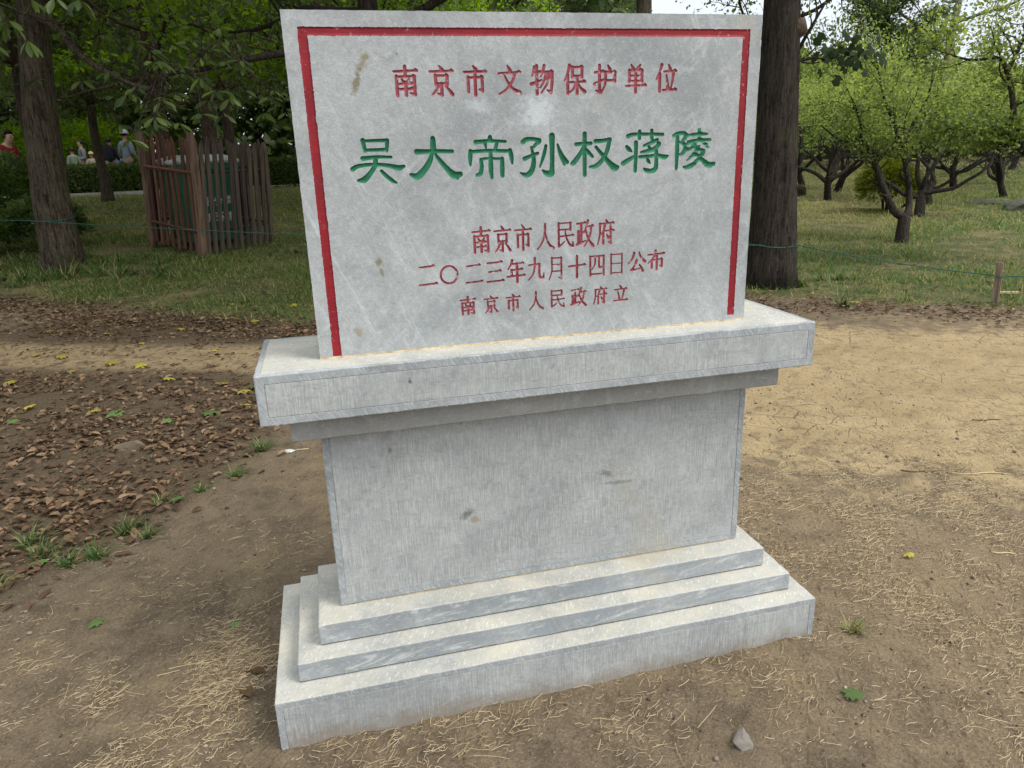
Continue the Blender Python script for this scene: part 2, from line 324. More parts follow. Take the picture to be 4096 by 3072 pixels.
# ------------------------------------------------------------------ carved lettering
HOOK = 'k'
GL = {
'南': 'h:5,19,95,16;v:50,2,50,31;v:15,34,15,98;h:15,36,85,35;v:85,34,85,96;k:85,96,66,90;d:34,44,43,54;d:66,43,57,54;h:28,60,73,59;h:25,77,76,76;v:50,60,50,97',
'京': 'd:44,2,54,13;h:4,20,96,18;v:26,32,27,62;h:26,33,74,33;v:74,32,73,62;h:27,58,73,58;v:50,58,50,95;k:50,95,33,89;c:34,66,24,82,8,95;n:66,67,80,78,93,93',
'市': 'd:43,2,54,14;h:4,22,96,20;v:20,38,20,86;h:20,40,80,39;v:80,38,80,84;k:80,84,66,78;v:50,22,50,98',
'文': 'd:43,2,54,18;h:4,28,96,24;c:74,30,62,55,38,80,4,97;n:28,32,44,58,66,80,97,93',
'物': 'c:18,8,14,22,8,36;h:12,27,46,25;c:4,64,26,58,48,50;v:28,3,28,98;c:60,3,53,24,44,40;h:54,24,94,23;v:94,23,93,60,87,94;k:87,94,72,84;c:68,27,60,52,42,76;c:82,27,72,62,46,94',
'保': 'c:27,2,18,28,3,54;v:18,34,18,98;v:40,8,41,42;h:40,9,86,8;v:85,8,85,42;h:40,38,85,38;h:30,59,98,57;v:62,40,62,98;c:59,60,48,78,28,93;n:66,60,78,78,98,91',
'护': 'h:3,27,42,24;v:24,3,24,95;k:24,95,8,87;c:2,66,24,58,44,50;d:62,3,70,17;h:50,26,94,26;v:93,25,93,57;h:50,54,93,54;c:51,26,50,62,32,97',
'单': 'd:28,3,38,17;d:72,3,60,17;v:20,22,20,62;h:20,24,80,23;v:80,22,80,62;h:20,42,80,42;h:20,60,80,60;h:2,77,98,75;v:50,24,50,99',
'位': 'c:28,2,18,28,2,54;v:19,34,19,98;d:62,2,69,17;h:40,27,97,24;n:52,38,56,60,59,82;c:86,34,82,60,74,88;h:36,93,99,91',
'人': 'c:52,3,48,40,32,72,3,98;n:52,34,60,58,76,82,99,95',
'民': 'v:17,6,17,94;c:17,94,34,86,48,76;h:18,8,82,8;v:81,8,81,35;h:18,32,80,32;h:18,57,95,54;n:52,33,58,62,76,88,95,97;k:95,96,93,78',
'政': 'h:3,13,52,11;v:28,12,28,82;v:11,40,11,84;h:28,47,49,45;c:2,89,28,83,54,76;c:68,3,60,22,48,44;h:62,25,97,23;c:87,26,78,62,46,97;n:56,38,70,70,99,97',
'府': 'd:52,2,59,12;h:14,18,97,16;c:16,18,15,60,2,98;c:45,26,38,44,25,60;v:36,48,36,97;h:50,46,98,45;v:80,27,80,95;k:80,95,66,88;n:57,60,62,66,67,74',
'二': 'h:10,25,86,22;h:3,85,97,82',
'三': 'h:8,14,90,11;h:16,50,82,47;h:3,90,97,87',
'年': 'c:31,2,22,22,7,40;h:22,19,92,17;h:26,45,86,43;v:26,44,26,71;h:2,73,98,70;v:57,18,57,99',
'九': 'c:44,4,41,44,30,74,4,97;h:8,33,71,30;v:70,30,69,70,74,88,93,88;k:93,89,95,70',
'月': 'c:24,4,24,60,6,98;h:24,6,82,6;v:81,5,81,95;k:81,95,64,88;h:24,34,80,34;h:24,62,80,62',
'十': 'h:2,47,98,43;v:50,3,50,98',
'四': 'v:7,12,8,93;h:8,13,93,13;v:92,12,92,93;h:8,87,92,87;c:38,13,37,44,20,66;v:62,13,62,50,66,60,82,59',
'日': 'v:16,5,16,95;h:16,8,84,8;v:84,6,84,95;h:16,48,84,48;h:16,89,84,89',
'公': 'c:36,6,26,32,4,56;n:63,4,74,28,97,50;c:50,42,38,68,20,86;h:18,88,80,82;n:66,64,76,76,85,93',
'布': 'h:4,21,97,17;c:47,2,38,32,4,64;v:26,47,26,88;h:26,48,85,46;v:85,46,85,84;k:85,84,72,78;v:55,30,55,99',
'立': 'd:43,2,54,17;h:8,27,92,24;n:30,38,36,60,42,82;c:74,34,68,62,58,88;h:2,93,99,91'}
RED= [('南', -333, 1652, 62, 72), ('京', -248, 1652, 62, 73), ('市', -166, 1651, 61, 74), ('文', -81, 1652, 61, 72), ('物', 1, 1651, 62, 73), ('保', 86, 1651, 61, 74), ('护', 166, 1651, 63, 73), ('单', 249, 1652, 63, 73), ('位', 333, 1652, 63, 72), ('南', -169, 1273, 52, 70), ('京', -113, 1273, 49, 71), ('市', -58, 1273, 50, 71), ('人', 2, 1271, 51, 71), ('民', 59, 1273, 46, 69), ('政', 112, 1273, 53, 74), ('府', 170, 1274, 52, 72), ('二', -312, 1192, 51, 54), ('〇', -257, 1190, 50, 51), ('二', -192, 1188, 48, 51), ('三', -136, 1189, 50, 57), ('年', -80, 1187, 53, 65), ('九', -25, 1189, 49, 64), ('月', 28, 1186, 41, 64), ('十', 89, 1187, 52, 64), ('四', 146, 1186, 45, 58), ('日', 202, 1187, 36, 60), ('公', 261, 1189, 56, 58), ('布', 318, 1189, 54, 59), ('南', -212, 1106, 45, 52), ('京', -150, 1105, 41, 51), ('市', -90, 1105, 43, 51), ('人', -27, 1104, 44, 53), ('民', 34, 1105, 40, 50), ('政', 93, 1105, 48, 54), ('府', 155, 1105, 43, 53), ('立', 215, 1107, 45, 48)]
GREEN= [('吴', [[-444.6, 1522.8, 5.7, -441.2, 1498.2, 4.2], [-438.4, 1521.2, 3.8, -390.5, 1521.3, 4.3], [-387.2, 1520.6, 5.6, -390.0, 1497.6, 3.9], [-436.1, 1500.1, 4.2, -394.5, 1500.2, 4.3], [-448.5, 1481.4, 5.9, -415.2, 1484.0, 4.3, -380.8, 1482.8, 3.5], [-474.1, 1458.1, 5.9, -459.6, 1464.8, 5.1, -423.1, 1467.2, 4.3, -389.0, 1463.3, 5.2, -365.5, 1457.2, 7.0, -352.2, 1460.5, 4.4], [-418.3, 1477.8, 6.0, -421.3, 1463.4, 5.8, -433.5, 1447.2, 6.0, -448.7, 1433.1, 7.3, -462.8, 1431.6, 3.8], [-406.2, 1451.4, 4.3, -393.3, 1437.2, 5.4, -379.0, 1426.1, 4.4, -371.6, 1422.6, 2.2]]), ('大', [[-277.4, 1522.3, 6.2, -277.5, 1500.4, 7.5, -277.0, 1495.1, 4.4], [-318.0, 1492.9, 7.0, -294.9, 1492.6, 5.7, -272.7, 1492.9, 5.3, -231.5, 1491.0, 4.9], [-281.4, 1489.0, 4.4, -287.5, 1471.3, 6.7, -302.2, 1450.7, 8.0, -321.0, 1435.5, 8.4, -336.1, 1440.3, 4.4], [-274.2, 1486.7, 3.5, -260.9, 1468.3, 5.8, -244.2, 1448.5, 7.2, -229.2, 1435.1, 9.5, -214.3, 1436.7, 6.8], [-229.2, 1434.0, 9.1, -222.7, 1428.4, 5.4]]), ('帝', [[-135.3, 1521.6, 5.5, -135.5, 1516.3, 7.3], [-171.8, 1510.9, 5.9, -136.4, 1512.7, 4.6, -96.2, 1510.3, 3.7], [-148.1, 1506.0, 5.0, -146.2, 1496.4, 2.7], [-118.7, 1505.8, 5.1, -122.2, 1494.6, 4.6], [-183.1, 1489.0, 4.5, -137.4, 1489.7, 4.6, -86.5, 1487.1, 4.7], [-185.8, 1490.2, 5.4, -187.3, 1474.3, 5.9, -187.5, 1457.2, 3.2], [-85.3, 1489.2, 5.6, -82.3, 1475.1, 6.1, -80.6, 1457.7, 3.3], [-160.1, 1469.1, 5.0, -159.3, 1451.8, 5.5, -162.8, 1436.8, 5.5, -172.2, 1432.4, 4.1], [-154.3, 1471.0, 3.7, -138.1, 1471.6, 3.2, -111.6, 1469.6, 3.7], [-106.3, 1469.4, 5.6, -106.6, 1447.8, 6.1, -106.9, 1429.2, 5.6], [-135.1, 1487.5, 4.6, -135.6, 1466.1, 6.0, -135.7, 1442.3, 6.3, -134.4, 1424.9, 4.2]]), ('孙', [[-51.8, 1507.5, 6.1, -42.3, 1513.7, 5.6, -24.7, 1513.9, 5.2, -8.2, 1510.6, 5.7], [-8.3, 1507.4, 5.2, -17.9, 1501.2, 4.7, -24.0, 1494.9, 3.8], [-29.9, 1495.0, 3.3, -27.3, 1484.2, 4.3, -25.2, 1475.4, 4.3], [-48.3, 1467.5, 5.7, -32.8, 1473.5, 4.7, -13.7, 1479.8, 4.3], [-24.5, 1473.2, 5.2, -24.9, 1455.8, 6.4, -30.2, 1438.4, 7.1, -43.5, 1427.9, 6.7, -59.9, 1434.0, 2.4], [8.6, 1497.1, 4.3, 1.6, 1472.3, 4.8, -8.5, 1446.4, 2.4], [24.7, 1520.5, 8.1, 24.6, 1482.5, 6.5, 23.9, 1445.2, 6.5, 21.2, 1429.8, 8.7, 9.2, 1430.3, 7.2, -1.5, 1438.4, 2.4], [39.2, 1499.5, 2.9, 46.1, 1479.7, 5.8, 55.6, 1461.8, 8.2, 64.0, 1456.0, 5.8], [55.6, 1461.8, 8.2, 56.7, 1450.7, 4.4]]), ('权', [[88.7, 1498.1, 5.3, 109.4, 1499.2, 4.9, 128.9, 1499.5, 4.9], [111.9, 1523.6, 5.8, 111.7, 1479.8, 5.9, 111.6, 1421.9, 5.4], [108.1, 1490.9, 3.9, 97.0, 1471.4, 5.9, 82.3, 1454.2, 6.8, 76.1, 1451.1, 3.9], [113.0, 1488.6, 3.4, 122.8, 1477.2, 5.4, 133.4, 1466.9, 3.9], [141.2, 1504.2, 5.9, 160.9, 1504.8, 5.4, 180.7, 1507.5, 5.5], [179.5, 1505.4, 5.5, 172.2, 1477.9, 6.0, 158.6, 1456.0, 6.0, 141.3, 1443.2, 6.0, 126.4, 1441.5, 3.5], [142.5, 1489.9, 4.4, 161.1, 1469.3, 5.5, 181.1, 1448.5, 7.5, 193.8, 1437.9, 9.6, 202.6, 1438.3, 5.0]]), ('蒋', [[230.5, 1513.9, 6.0, 245.5, 1517.9, 5.0, 296.1, 1517.1, 4.6, 328.1, 1515.8, 4.6], [262.5, 1525.3, 5.0, 262.1, 1507.5, 5.1], [296.6, 1526.6, 5.1, 297.1, 1506.5, 5.1], [252.9, 1497.7, 6.1, 252.8, 1464.1, 5.6, 251.7, 1426.7, 5.1], [227.1, 1488.5, 4.5, 233.5, 1481.6, 6.1, 242.5, 1475.7, 2.0], [217.6, 1447.2, 6.6, 233.9, 1455.7, 6.1, 247.7, 1463.1, 4.1], [313.1, 1503.2, 4.6, 296.6, 1496.5, 5.1, 275.2, 1489.3, 3.6], [314.6, 1494.8, 4.1, 318.5, 1492.5, 5.7, 304.8, 1480.5, 6.2, 284.4, 1475.5, 5.6, 267.9, 1473.1, 3.6], [289.2, 1486.6, 4.1, 293.2, 1482.7, 3.1], [264.3, 1461.9, 4.6, 292.4, 1462.8, 5.1, 315.5, 1464.3, 4.6, 333.8, 1459.2, 6.8, 344.0, 1462.2, 3.1], [310.6, 1474.7, 5.7, 311.2, 1450.8, 5.7, 310.0, 1432.6, 6.7, 298.5, 1425.0, 6.7, 283.0, 1427.8, 5.7, 276.4, 1432.6, 2.6], [284.8, 1457.4, 3.6, 288.9, 1450.4, 5.1, 294.2, 1444.6, 2.1]]), ('陵', [[370.1, 1509.1, 5.7, 370.2, 1471.7, 6.3, 369.3, 1428.1, 4.2], [359.1, 1511.6, 4.7, 370.6, 1516.9, 5.2, 391.4, 1516.4, 5.7, 393.1, 1507.3, 5.8, 384.4, 1497.4, 4.2], [378.0, 1494.2, 3.7, 391.2, 1489.2, 5.8, 393.0, 1477.8, 6.3, 385.6, 1466.6, 5.3, 377.9, 1463.4, 3.1], [409.8, 1512.5, 5.2, 433.4, 1514.2, 4.2, 455.8, 1513.6, 4.2], [432.8, 1525.5, 5.3, 433.5, 1501.7, 5.3], [403.3, 1493.9, 5.8, 426.3, 1497.8, 5.3, 465.9, 1499.0, 4.3], [422.6, 1491.7, 3.7, 413.8, 1482.9, 4.7, 404.9, 1475.1, 3.2], [446.3, 1492.2, 4.2, 456.0, 1485.1, 5.3, 463.0, 1479.1, 3.2], [433.6, 1483.4, 4.8, 422.4, 1467.7, 5.8, 399.5, 1447.8, 3.2], [435.3, 1474.2, 4.2, 447.3, 1472.7, 5.3, 443.9, 1462.4, 5.9, 433.8, 1451.2, 5.3, 418.5, 1437.9, 6.4, 400.3, 1430.4, 5.8, 391.0, 1431.9, 3.2], [425.2, 1464.2, 4.2, 436.2, 1455.8, 4.8, 447.3, 1446.1, 6.4, 464.0, 1433.9, 8.6, 479.9, 1438.0, 5.4]])]
def strokes_red(ch, cx, cz, w, h):
    out = []; k = .067*w
    if ch == '〇':
        a = np.linspace(0, 2*math.pi, 33); return [np.stack([cx+(w/2-k)*np.cos(a), cz+(h/2-k)*np.sin(a), np.full(33, k*.9)], -1)]
    raw = []
    for s in GL[ch].split(';'):
        t, p = s.split(':'); raw.append((t, np.array([float(q) for q in p.split(',')]).reshape(-1, 2)))
    P = np.concatenate([p for _, p in raw]); lo, hi = P.min(0), P.max(0)
    span = np.maximum(hi-lo, [1, 60])
    for t, p in raw:
        q = (p-(lo+hi)/2)/span; X = np.stack([cx+q[:, 0]*(w-2*k), cz-q[:, 1]*(h-2*k)], -1)
        X = crom(X, 4); n = len(X); u = np.linspace(0, 1, n)
        r = {'h': .80+0*u, 'v': 1.05+0*u, 'c': 1.10-.5*u, 'n': .62+.62*u, 'd': .6+.65*u, 'k': 1.0-.45*u}[t]*k
        out.append(np.column_stack([X, r]))
        if t == 'h': d = X[-1]-X[-2]; out.append(np.array([[X[-1][0]-k*.5, X[-1][1]+k*.45, k*.95], [X[-1][0]+k*.3, X[-1][1], k*.85]]))
    return out
CH = [(c, strokes_red(c, x/1e3, z/1e3, w/1e3, h/1e3), 'r') for c, x, z, w, h in RED]
for c, st in GREEN:
    o = []
    for s in st:
        a = np.array(s).reshape(-1, 3)/1e3; o.append(crom(a, 4) if len(a) > 2 else a)
    CH.append((c, o, 'g'))
BX, BT, BW = .5665, 1.7672, .0215
def axis(spans, lo, hi, fine, coarse, extra):
    out = set(extra)|{lo, hi}; x = lo
    while x < hi-1e-9:
        f = fine if any(a <= x <= b for a, b in spans) else coarse
        out.add(round(min(x, hi), 6)); x += f
    o = sorted(out); r = [o[0]]
    for q in o[1:]:
        if q-r[-1] > 4e-4: r.append(q)
        elif q in extra: r[-1] = q
    return np.array(r)
zz0 = Z['c']+.003
exx = {s*q for s in (-1, 1) for q in (BX, BX-.0015, BX-BW, BX-BW+.0015)}; exz = {BT, BT-.0015, BT-.0185, BT-.017}
XS = axis([(-.485, .395)], -.6, .6, .00165, .008, exx)
ZS = axis([(1.07, 1.14), (1.15, 1.225), (1.23, 1.315), (1.41, 1.545), (1.61, 1.692)], zz0, Z['t'], .00165, .007, exz)
nx, nz = len(XS), len(ZS); GX, GZ = np.meshgrid(XS, ZS, indexing='ij')
Q = np.full((nx, nz), 9.0); ID = np.full((nx, nz), -1, int)
for ci, (c, st, kind) in enumerate(CH):
    allp = np.concatenate(st); pad = .012
    i0, i1 = np.searchsorted(XS, [allp[:, 0].min()-pad, allp[:, 0].max()+pad]); j0, j1 = np.searchsorted(ZS, [allp[:, 1].min()-pad, allp[:, 1].max()+pad])
    px, pz = GX[i0:i1, j0:j1], GZ[i0:i1, j0:j1]; best = np.full(px.shape, 9.0)
    for s in st:
        for k in range(len(s)-1):
            a, b = s[k], s[k+1]; d = b[:2]-a[:2]; L = max(1e-12, d@d)
            t = np.clip(((px-a[0])*d[0]+(pz-a[1])*d[1])/L, 0, 1)
            best = np.minimum(best, np.hypot(px-a[0]-t*d[0], pz-a[1]-t*d[1])/(a[2]+t*(b[2]-a[2])))
    sub = Q[i0:i1, j0:j1]; better = best < sub; sub[better] = best[better]; ID[i0:i1, j0:j1][better] = ci
fq = (Q[:-1, :-1]+Q[1:, :-1]+Q[:-1, 1:]+Q[1:, 1:])/4; inside = fq < 1.0
fid = np.where(inside, ID[:-1, :-1], -1)
fcx, fcz = (XS[:-1]+XS[1:])/2, (ZS[:-1]+ZS[1:])/2; FX, FZ = np.meshgrid(fcx, fcz, indexing='ij')
side_b = (np.abs(FX) < BX) & (np.abs(FX) > BX-BW) & (FZ < BT) & ((FX < 0) | (FZ > 1.016)); top_b = (np.abs(FX) < BX) & (FZ < BT) & (FZ > BT-.0185)
fid[side_b | top_b] = 900
def touch(mask):
    c = np.zeros((nx, nz), int)
    for di in (0, 1):
        for dj in (0, 1): c[di:nx-1+di, dj:nz-1+dj] += mask
    return c
tin = touch(inside); tb = touch(fid == 900)
full = np.full((nx, nz), 4); full[0, :] = 2; full[-1, :] = 2; full[:, 0] = 2; full[:, -1] = 2; full[0, 0] = full[0, -1] = full[-1, 0] = full[-1, -1] = 1
bd = (tin > 0) & (tin < 4)
gx = np.gradient(Q, axis=0)/np.gradient(XS)[:, None]; gz = np.gradient(Q, axis=1)/np.gradient(ZS)[None, :]
g2 = gx*gx+gz*gz+1e-9; mvx = np.clip((1-Q)*gx/g2, -.0012, .0012); mvz = np.clip((1-Q)*gz/g2, -.0012, .0012)
PX, PZ = GX.copy(), GZ.copy(); PX[bd] += mvx[bd]; PZ[bd] += mvz[bd]
rgb = np.random.default_rng(3); jb = (tb > 0) & (tb < full); PX[jb] += rgb.normal(size=jb.sum())*.0005; PZ[jb] += rgb.normal(size=jb.sum())*.0005
DEP = np.zeros((nx, nz)); kd = np.array([.0028 if k == 'r' else .0042 for _, _, k in CH]); m_ = (tin == 4)
DEP[m_] = kd[ID[m_]]*np.sqrt(np.clip(1-np.minimum(Q[m_], 1)**2, 0, 1)); DEP[(tb == full) & (tb > 0)] = .0022
VV = np.stack([PX, -.09+DEP, PZ], -1).reshape(-1, 3); VID = np.arange(nx*nz).reshape(nx, nz)
FF = np.stack([VID[:-1, :-1], VID[1:, :-1], VID[1:, 1:], VID[:-1, 1:]], -1)
def sub_mesh(name, mask, mt):
    f = FF[mask]; u, inv = np.unique(f.ravel(), return_inverse=True); return mesh(name, VV[u], inv.reshape(-1, 4), mt)
f_s = FF[fid == -1]; u, inv = np.unique(f_s.ravel(), return_inverse=True); nV = len(u)
loop = [VID[i, 0] for i in range(nx)]+[VID[-1, j] for j in range(1, nz)]+[VID[i, -1] for i in range(nx-2, -1, -1)]+[VID[0, j] for j in range(nz-2, 0, -1)]
rm = {int(a): k for k, a in enumerate(u)}
loop = [q for q in loop if q in rm]
lv = VV[loop].copy(); wob = np.array([noise.noise(Vector((p[0]*40, 3, p[2]*40))) for p in lv])
Vs = VV[u].copy()
for k, q in enumerate(loop):
    p = Vs[rm[q]]; w = .0009+.0009*wob[k]; p[0] -= np.sign(p[0])*w*(abs(p[0]) > .599); p[2] -= w*(p[2] > 1.80)
back = Vs[[rm[q] for q in loop]].copy(); back[:, 1] = .075
Fq = list(map(tuple, inv.reshape(-1, 4))); n_l = len(loop)
Fs = [(rm[loop[k]], nV+k, nV+(k+1) % n_l, rm[loop[(k+1) % n_l]]) for k in range(n_l)]
tab_me = mesh('tablet', np.vstack([Vs, back]), Fq+Fs+[tuple(nV+k for k in range(n_l-1, -1, -1))], [ST['slab'], ST['edge']], midx=[0]*len(Fq)+[1]*(len(Fs)+1))
tablet = put('tablet', tab_me, mon)
put('border_line', sub_mesh('border_line', fid == 900, M_BORDER), tablet, label='red painted border line on three sides of the tablet')
for ci, (c, st, kind) in enumerate(CH):
    mk = fid == ci
    if mk.any(): put('character', sub_mesh('character', mk, M_RED if kind == 'r' else M_GREEN), tablet, label=('small red' if kind == 'r' else 'large green')+' carved character '+c)
# ------------------------------------------------------------------ ground
def edge_y(x): return np.interp(x, [-9, -4.3, -2.3, -.8, 1, 3.6, 5.3, 8, 12], [9.6, 7.4, 6.0, 4.9, 4.9, 4.45, 3.0, .6, -3])
def zones(x, y):
    px = np.array([-7, -3.3, -1.24, .5, 2.4, 4.2, 7]); py = np.array([6.9, 4.9, 4.03, 3.2, 2.1, .9, -1.2]); hw = np.array([.5, .46, .5, .85, 1.45, 1.7, 1.9])
    best = np.full(np.shape(x), 9.0)
    for i in range(len(px)-1):
        d = np.array([px[i+1]-px[i], py[i+1]-py[i]]); t = np.clip(((x-px[i])*d[0]+(y-py[i])*d[1])/(d@d), 0, 1)
        best = np.minimum(best, np.hypot(x-px[i]-t*d[0], y-py[i]-t*d[1])/(hw[i]+t*(hw[i+1]-hw[i])))
    tan = 1-ss(.50, 1.50, best)
    tan = tan*(.70+.30*ss(-1.6, 1.6, x))
    xl = np.interp(y, [.3, .66, 1.1, 1.43, 2.16, 3.3, 4.2], [-2.2, -1.85, -1.6, -1.32, -1.0, -.85, -.6])
    dark = ss(-.28, .22, xl-x)*(y < 6)
    grass = ss(-.15, .75, y-edge_y(x))
    return tan, grass, dark*(1-.85*tan)*(1-grass)
def axis2(parts):
    o = []
    for a, b, s in parts: o += list(np.arange(a, b-1e-9, s))
    return np.array(o+[parts[-1][1]])
gxs = axis2([(-160, -40, 10), (-40, -12, 1.5), (-12, -4.5, .3), (-4.5, -1.2, .06), (-1.2, 1.2, .025), (1.2, 5.5, .06), (5.5, 16, .3), (16, 50, 1.5), (50, 170, 10)])
gys = axis2([(-60, -10, 10), (-10, -1.5, 1.0), (-1.5, -.7, .05), (-.7, .5, .025), (.5, 6.5, .06), (6.5, 14, .22), (14, 40, 1.0), (40, 230, 10)])
A, B = np.meshgrid(gxs, gys, indexing='ij'); Zg = H0(A, B)
def bumps(x, y):
    return np.array([.010*noise.noise(Vector((p*.9, q*.9, 0)))+.006*noise.noise(Vector((p*3.1, q*3.1, 4))) for p, q in zip(x.ravel(), y.ravel())]).reshape(x.shape)
near = (np.abs(A-.5) < 14) & (B > -2) & (B < 25); bz = np.zeros_like(Zg); bz[near] = bumps(A[near], B[near])
foot = ss(0, .5, np.maximum(np.abs(A)-.8, np.abs(B)-.3)); Zg += bz*(.25+.75*foot)-.004*(1-foot)
dd_ = np.maximum(np.maximum(np.abs(A+.009)-.80, np.abs(B)-.285), 0); Zg += np.where(near, .013*np.exp(-dd_/.035), 0)*np.clip(np.array([.75+1.3*noise.noise(Vector((p*7, q*7, 1)))+.6*noise.noise(Vector((p*23, q*23, 1))) for p, q in zip(A.ravel(), B.ravel())]).reshape(A.shape), 0, 2)
# soil banked against the near right corner of the base, washed away on the left end
Zg += .016*np.exp(-((A-.8)**2+(B+.3)**2)/.12)
tz, gz_, dz = zones(A, B); ng = (len(gxs), len(gys)); ix = np.arange(ng[0]*ng[1]).reshape(ng)
Fg = np.stack([ix[:-1, :-1], ix[1:, :-1], ix[1:, 1:], ix[:-1, 1:]], -1).reshape(-1, 4)
mg_, nt = new_mat('trodden_earth'); v = vec(nt, src='World')
at_ = N(nt, 'Attribute', attribute_name='zone'); sp = N(nt, 'SeparateColor', {0: at_.outputs['Color']})
n1 = noi(nt, v, 2.2, 7, .62); n2 = noi(nt, v, 9, 7, .65, .5); n3 = noi(nt, v, 60, 4, .7); n4 = noi(nt, v, 120, 5, .85)
base = mixc(nt, mrange(nt, n2, .34, .66), (.102, .077, .050), (.195, .150, .098))
base = mixc(nt, mrange(nt, n1, .45, .7, 0, .7), base, (.235, .178, .108))
base = mixc(nt, mth(nt, 'MULTIPLY', at_.outputs['Alpha'], mrange(nt, n2, .3, .65, .35, .85)), base, (.275, .208, .126))
brig = mixc(nt, mrange(nt, n1, .33, .66), (.345, .255, .135), (.475, .362, .204))
brig = mixc(nt, mrange(nt, n2, .5, .36, 0, .65), brig, (.25, .185, .105))
rg_ = mth(nt, 'ADD', mth(nt, 'MULTIPLY', mth(nt, 'SUBTRACT', n2, .5), 1.9), mth(nt, 'MULTIPLY', mth(nt, 'SUBTRACT', n1, .5), 1.3))
ragged = lambda s: mrange(nt, mth(nt, 'ADD', s, rg_), .30, .70)
col = mixc(nt, ragged(sp.outputs[0]), base, brig)
lit = mixc(nt, mrange(nt, n3, .35, .65), (.050, .035, .020), (.120, .086, .052))
col = mixc(nt, mth(nt, 'MULTIPLY', ragged(sp.outputs[2]), .9), col, lit)
soil = mixc(nt, mrange(nt, n2, .35, .65), (.046, .058, .020), (.105, .116, .044))
dry = mixc(nt, mrange(nt, n3, .3, .7), (.14, .125, .055), (.26, .21, .10)); soil = mixc(nt, mrange(nt, n1, .42, .62), soil, dry)
col = mixc(nt, ragged(sp.outputs[1]), col, soil)
vo = N(nt, 'TexVoronoi', {'Vector': N(nt, 'Mix', {0: .06, 4: v, 5: N(nt, 'TexNoise', {'Vector': v, 'Scale': 5.0, 'Detail': 5.0}).outputs['Color']}, data_type='VECTOR').outputs[1], 'Scale': 5.5}, feature='DISTANCE_TO_EDGE').outputs['Distance']
ck = mth(nt, 'MULTIPLY', mrange(nt, vo, 0, .022, 1, 0), mth(nt, 'MULTIPLY', ragged(sp.outputs[0]), mrange(nt, noi(nt, v, 1.1, 3), .47, .6)))
col = mixc(nt, mth(nt, 'MULTIPLY', ck, .75), col, (.10, .07, .04))
fl = noi(nt, vec(nt, (60, 14, 30), (0, 0, .5), 'World'), 1.0, 4, .65, .4)          # fine flecks and bits of bark trodden in
col = mixc(nt, mrange(nt, fl, .57, .65, 0, .65), col, (.09, .065, .04))
col = mixc(nt, mrange(nt, n4, .52, .62, 0, .62), col, (.065, .05, .036)); col = mixc(nt, mrange(nt, n4, .46, .34, 0, .5), col, (.40, .335, .24))
hgt = mth(nt, 'ADD', mth(nt, 'MULTIPLY', n3, .7), mth(nt, 'ADD', mth(nt, 'MULTIPLY', n4, .35), mth(nt, 'ADD', mth(nt, 'MULTIPLY', n2, 1.4), mth(nt, 'MULTIPLY', ck, -.5))))
finish(nt, col, .95, bump(nt, hgt, .8, .012), .15)
gme = mesh('ground', np.stack([A, B, Zg], -1).reshape(-1, 3), Fg, mg_, smooth=True)
za = gme.color_attributes.new('zone', 'FLOAT_COLOR', 'POINT'); za.data.foreach_set('color', np.stack([tz, gz_, dz, ss(.1, 1.5, A+.25*B)*(1-ss(2.5, 4, B))], -1).astype(np.float32).ravel())
put('ground', gme, kind='structure')
from bisect import bisect_right
def G_(x, y):
    i = max(0, min(len(gxs)-2, bisect_right(gxs, x)-1)); j = max(0, min(len(gys)-2, bisect_right(gys, y)-1))
    a = (x-gxs[i])/(gxs[i+1]-gxs[i]); b = (y-gys[j])/(gys[j+1]-gys[j])
    return float((1-a)*(1-b)*Zg[i, j]+a*(1-b)*Zg[i+1, j]+(1-a)*b*Zg[i, j+1]+a*b*Zg[i+1, j+1])
def GV(x, y):
    i = np.clip(np.searchsorted(gxs, x)-1, 0, len(gxs)-2); j = np.clip(np.searchsorted(gys, y)-1, 0, len(gys)-2)
    a = (x-gxs[i])/(gxs[i+1]-gxs[i]); b = (y-gys[j])/(gys[j+1]-gys[j])
    return (1-a)*(1-b)*Zg[i, j]+a*(1-b)*Zg[i+1, j]+(1-a)*b*Zg[i, j+1]+a*b*Zg[i+1, j+1]
# ------------------------------------------------------------------ leaf materials and scatter
def leafmat(name, dark, mid, light, tr=.35, rough=.45):
    m, nt = new_mat(name); a = N(nt, 'Attribute', attribute_name='tint').outputs['Fac']
    r = N(nt, 'ValToRGB', {0: a}); e = r.color_ramp.elements
    e[0].position = 0; e[0].color = c4(dark); e[1].position = 1; e[1].color = c4(light); q = e.new(.5); q.color = c4(mid)
    tcol = N(nt, 'HueSaturation', {'Hue': .485, 'Saturation': 1.1, 'Value': 1.7, 'Fac': 1.0, 'Color': r.outputs[0]}).outputs[0]
    finish(nt, r.outputs[0], rough, None, .35, (tr, tcol)); return m
def onemat(name, c, tr=.25, rough=.55, var=.25):
    m, nt = new_mat(name); v = vec(nt); f = noi(nt, v, 40, 4); oi = N(nt, 'ObjectInfo').outputs['Random']
    cc = mixc(nt, mrange(nt, f, .3, .7), [q*(1-var) for q in c], [q*(1+var) for q in c])
    cc = N(nt, 'HueSaturation', {'Hue': .5, 'Saturation': 1.0, 'Value': mrange(nt, oi, 0, 1, .72, 1.3), 'Fac': 1.0, 'Color': cc}).outputs[0]
    finish(nt, cc, rough, bump(nt, f, .3, .002), .3, (tr, cc)); return m
T_DIA = (np.array([(0, 0, 0), (-.32, .45, .05), (0, 1, -.06), (.32, .45, .05)], float), np.array([(0, 3, 2), (0, 2, 1)]))
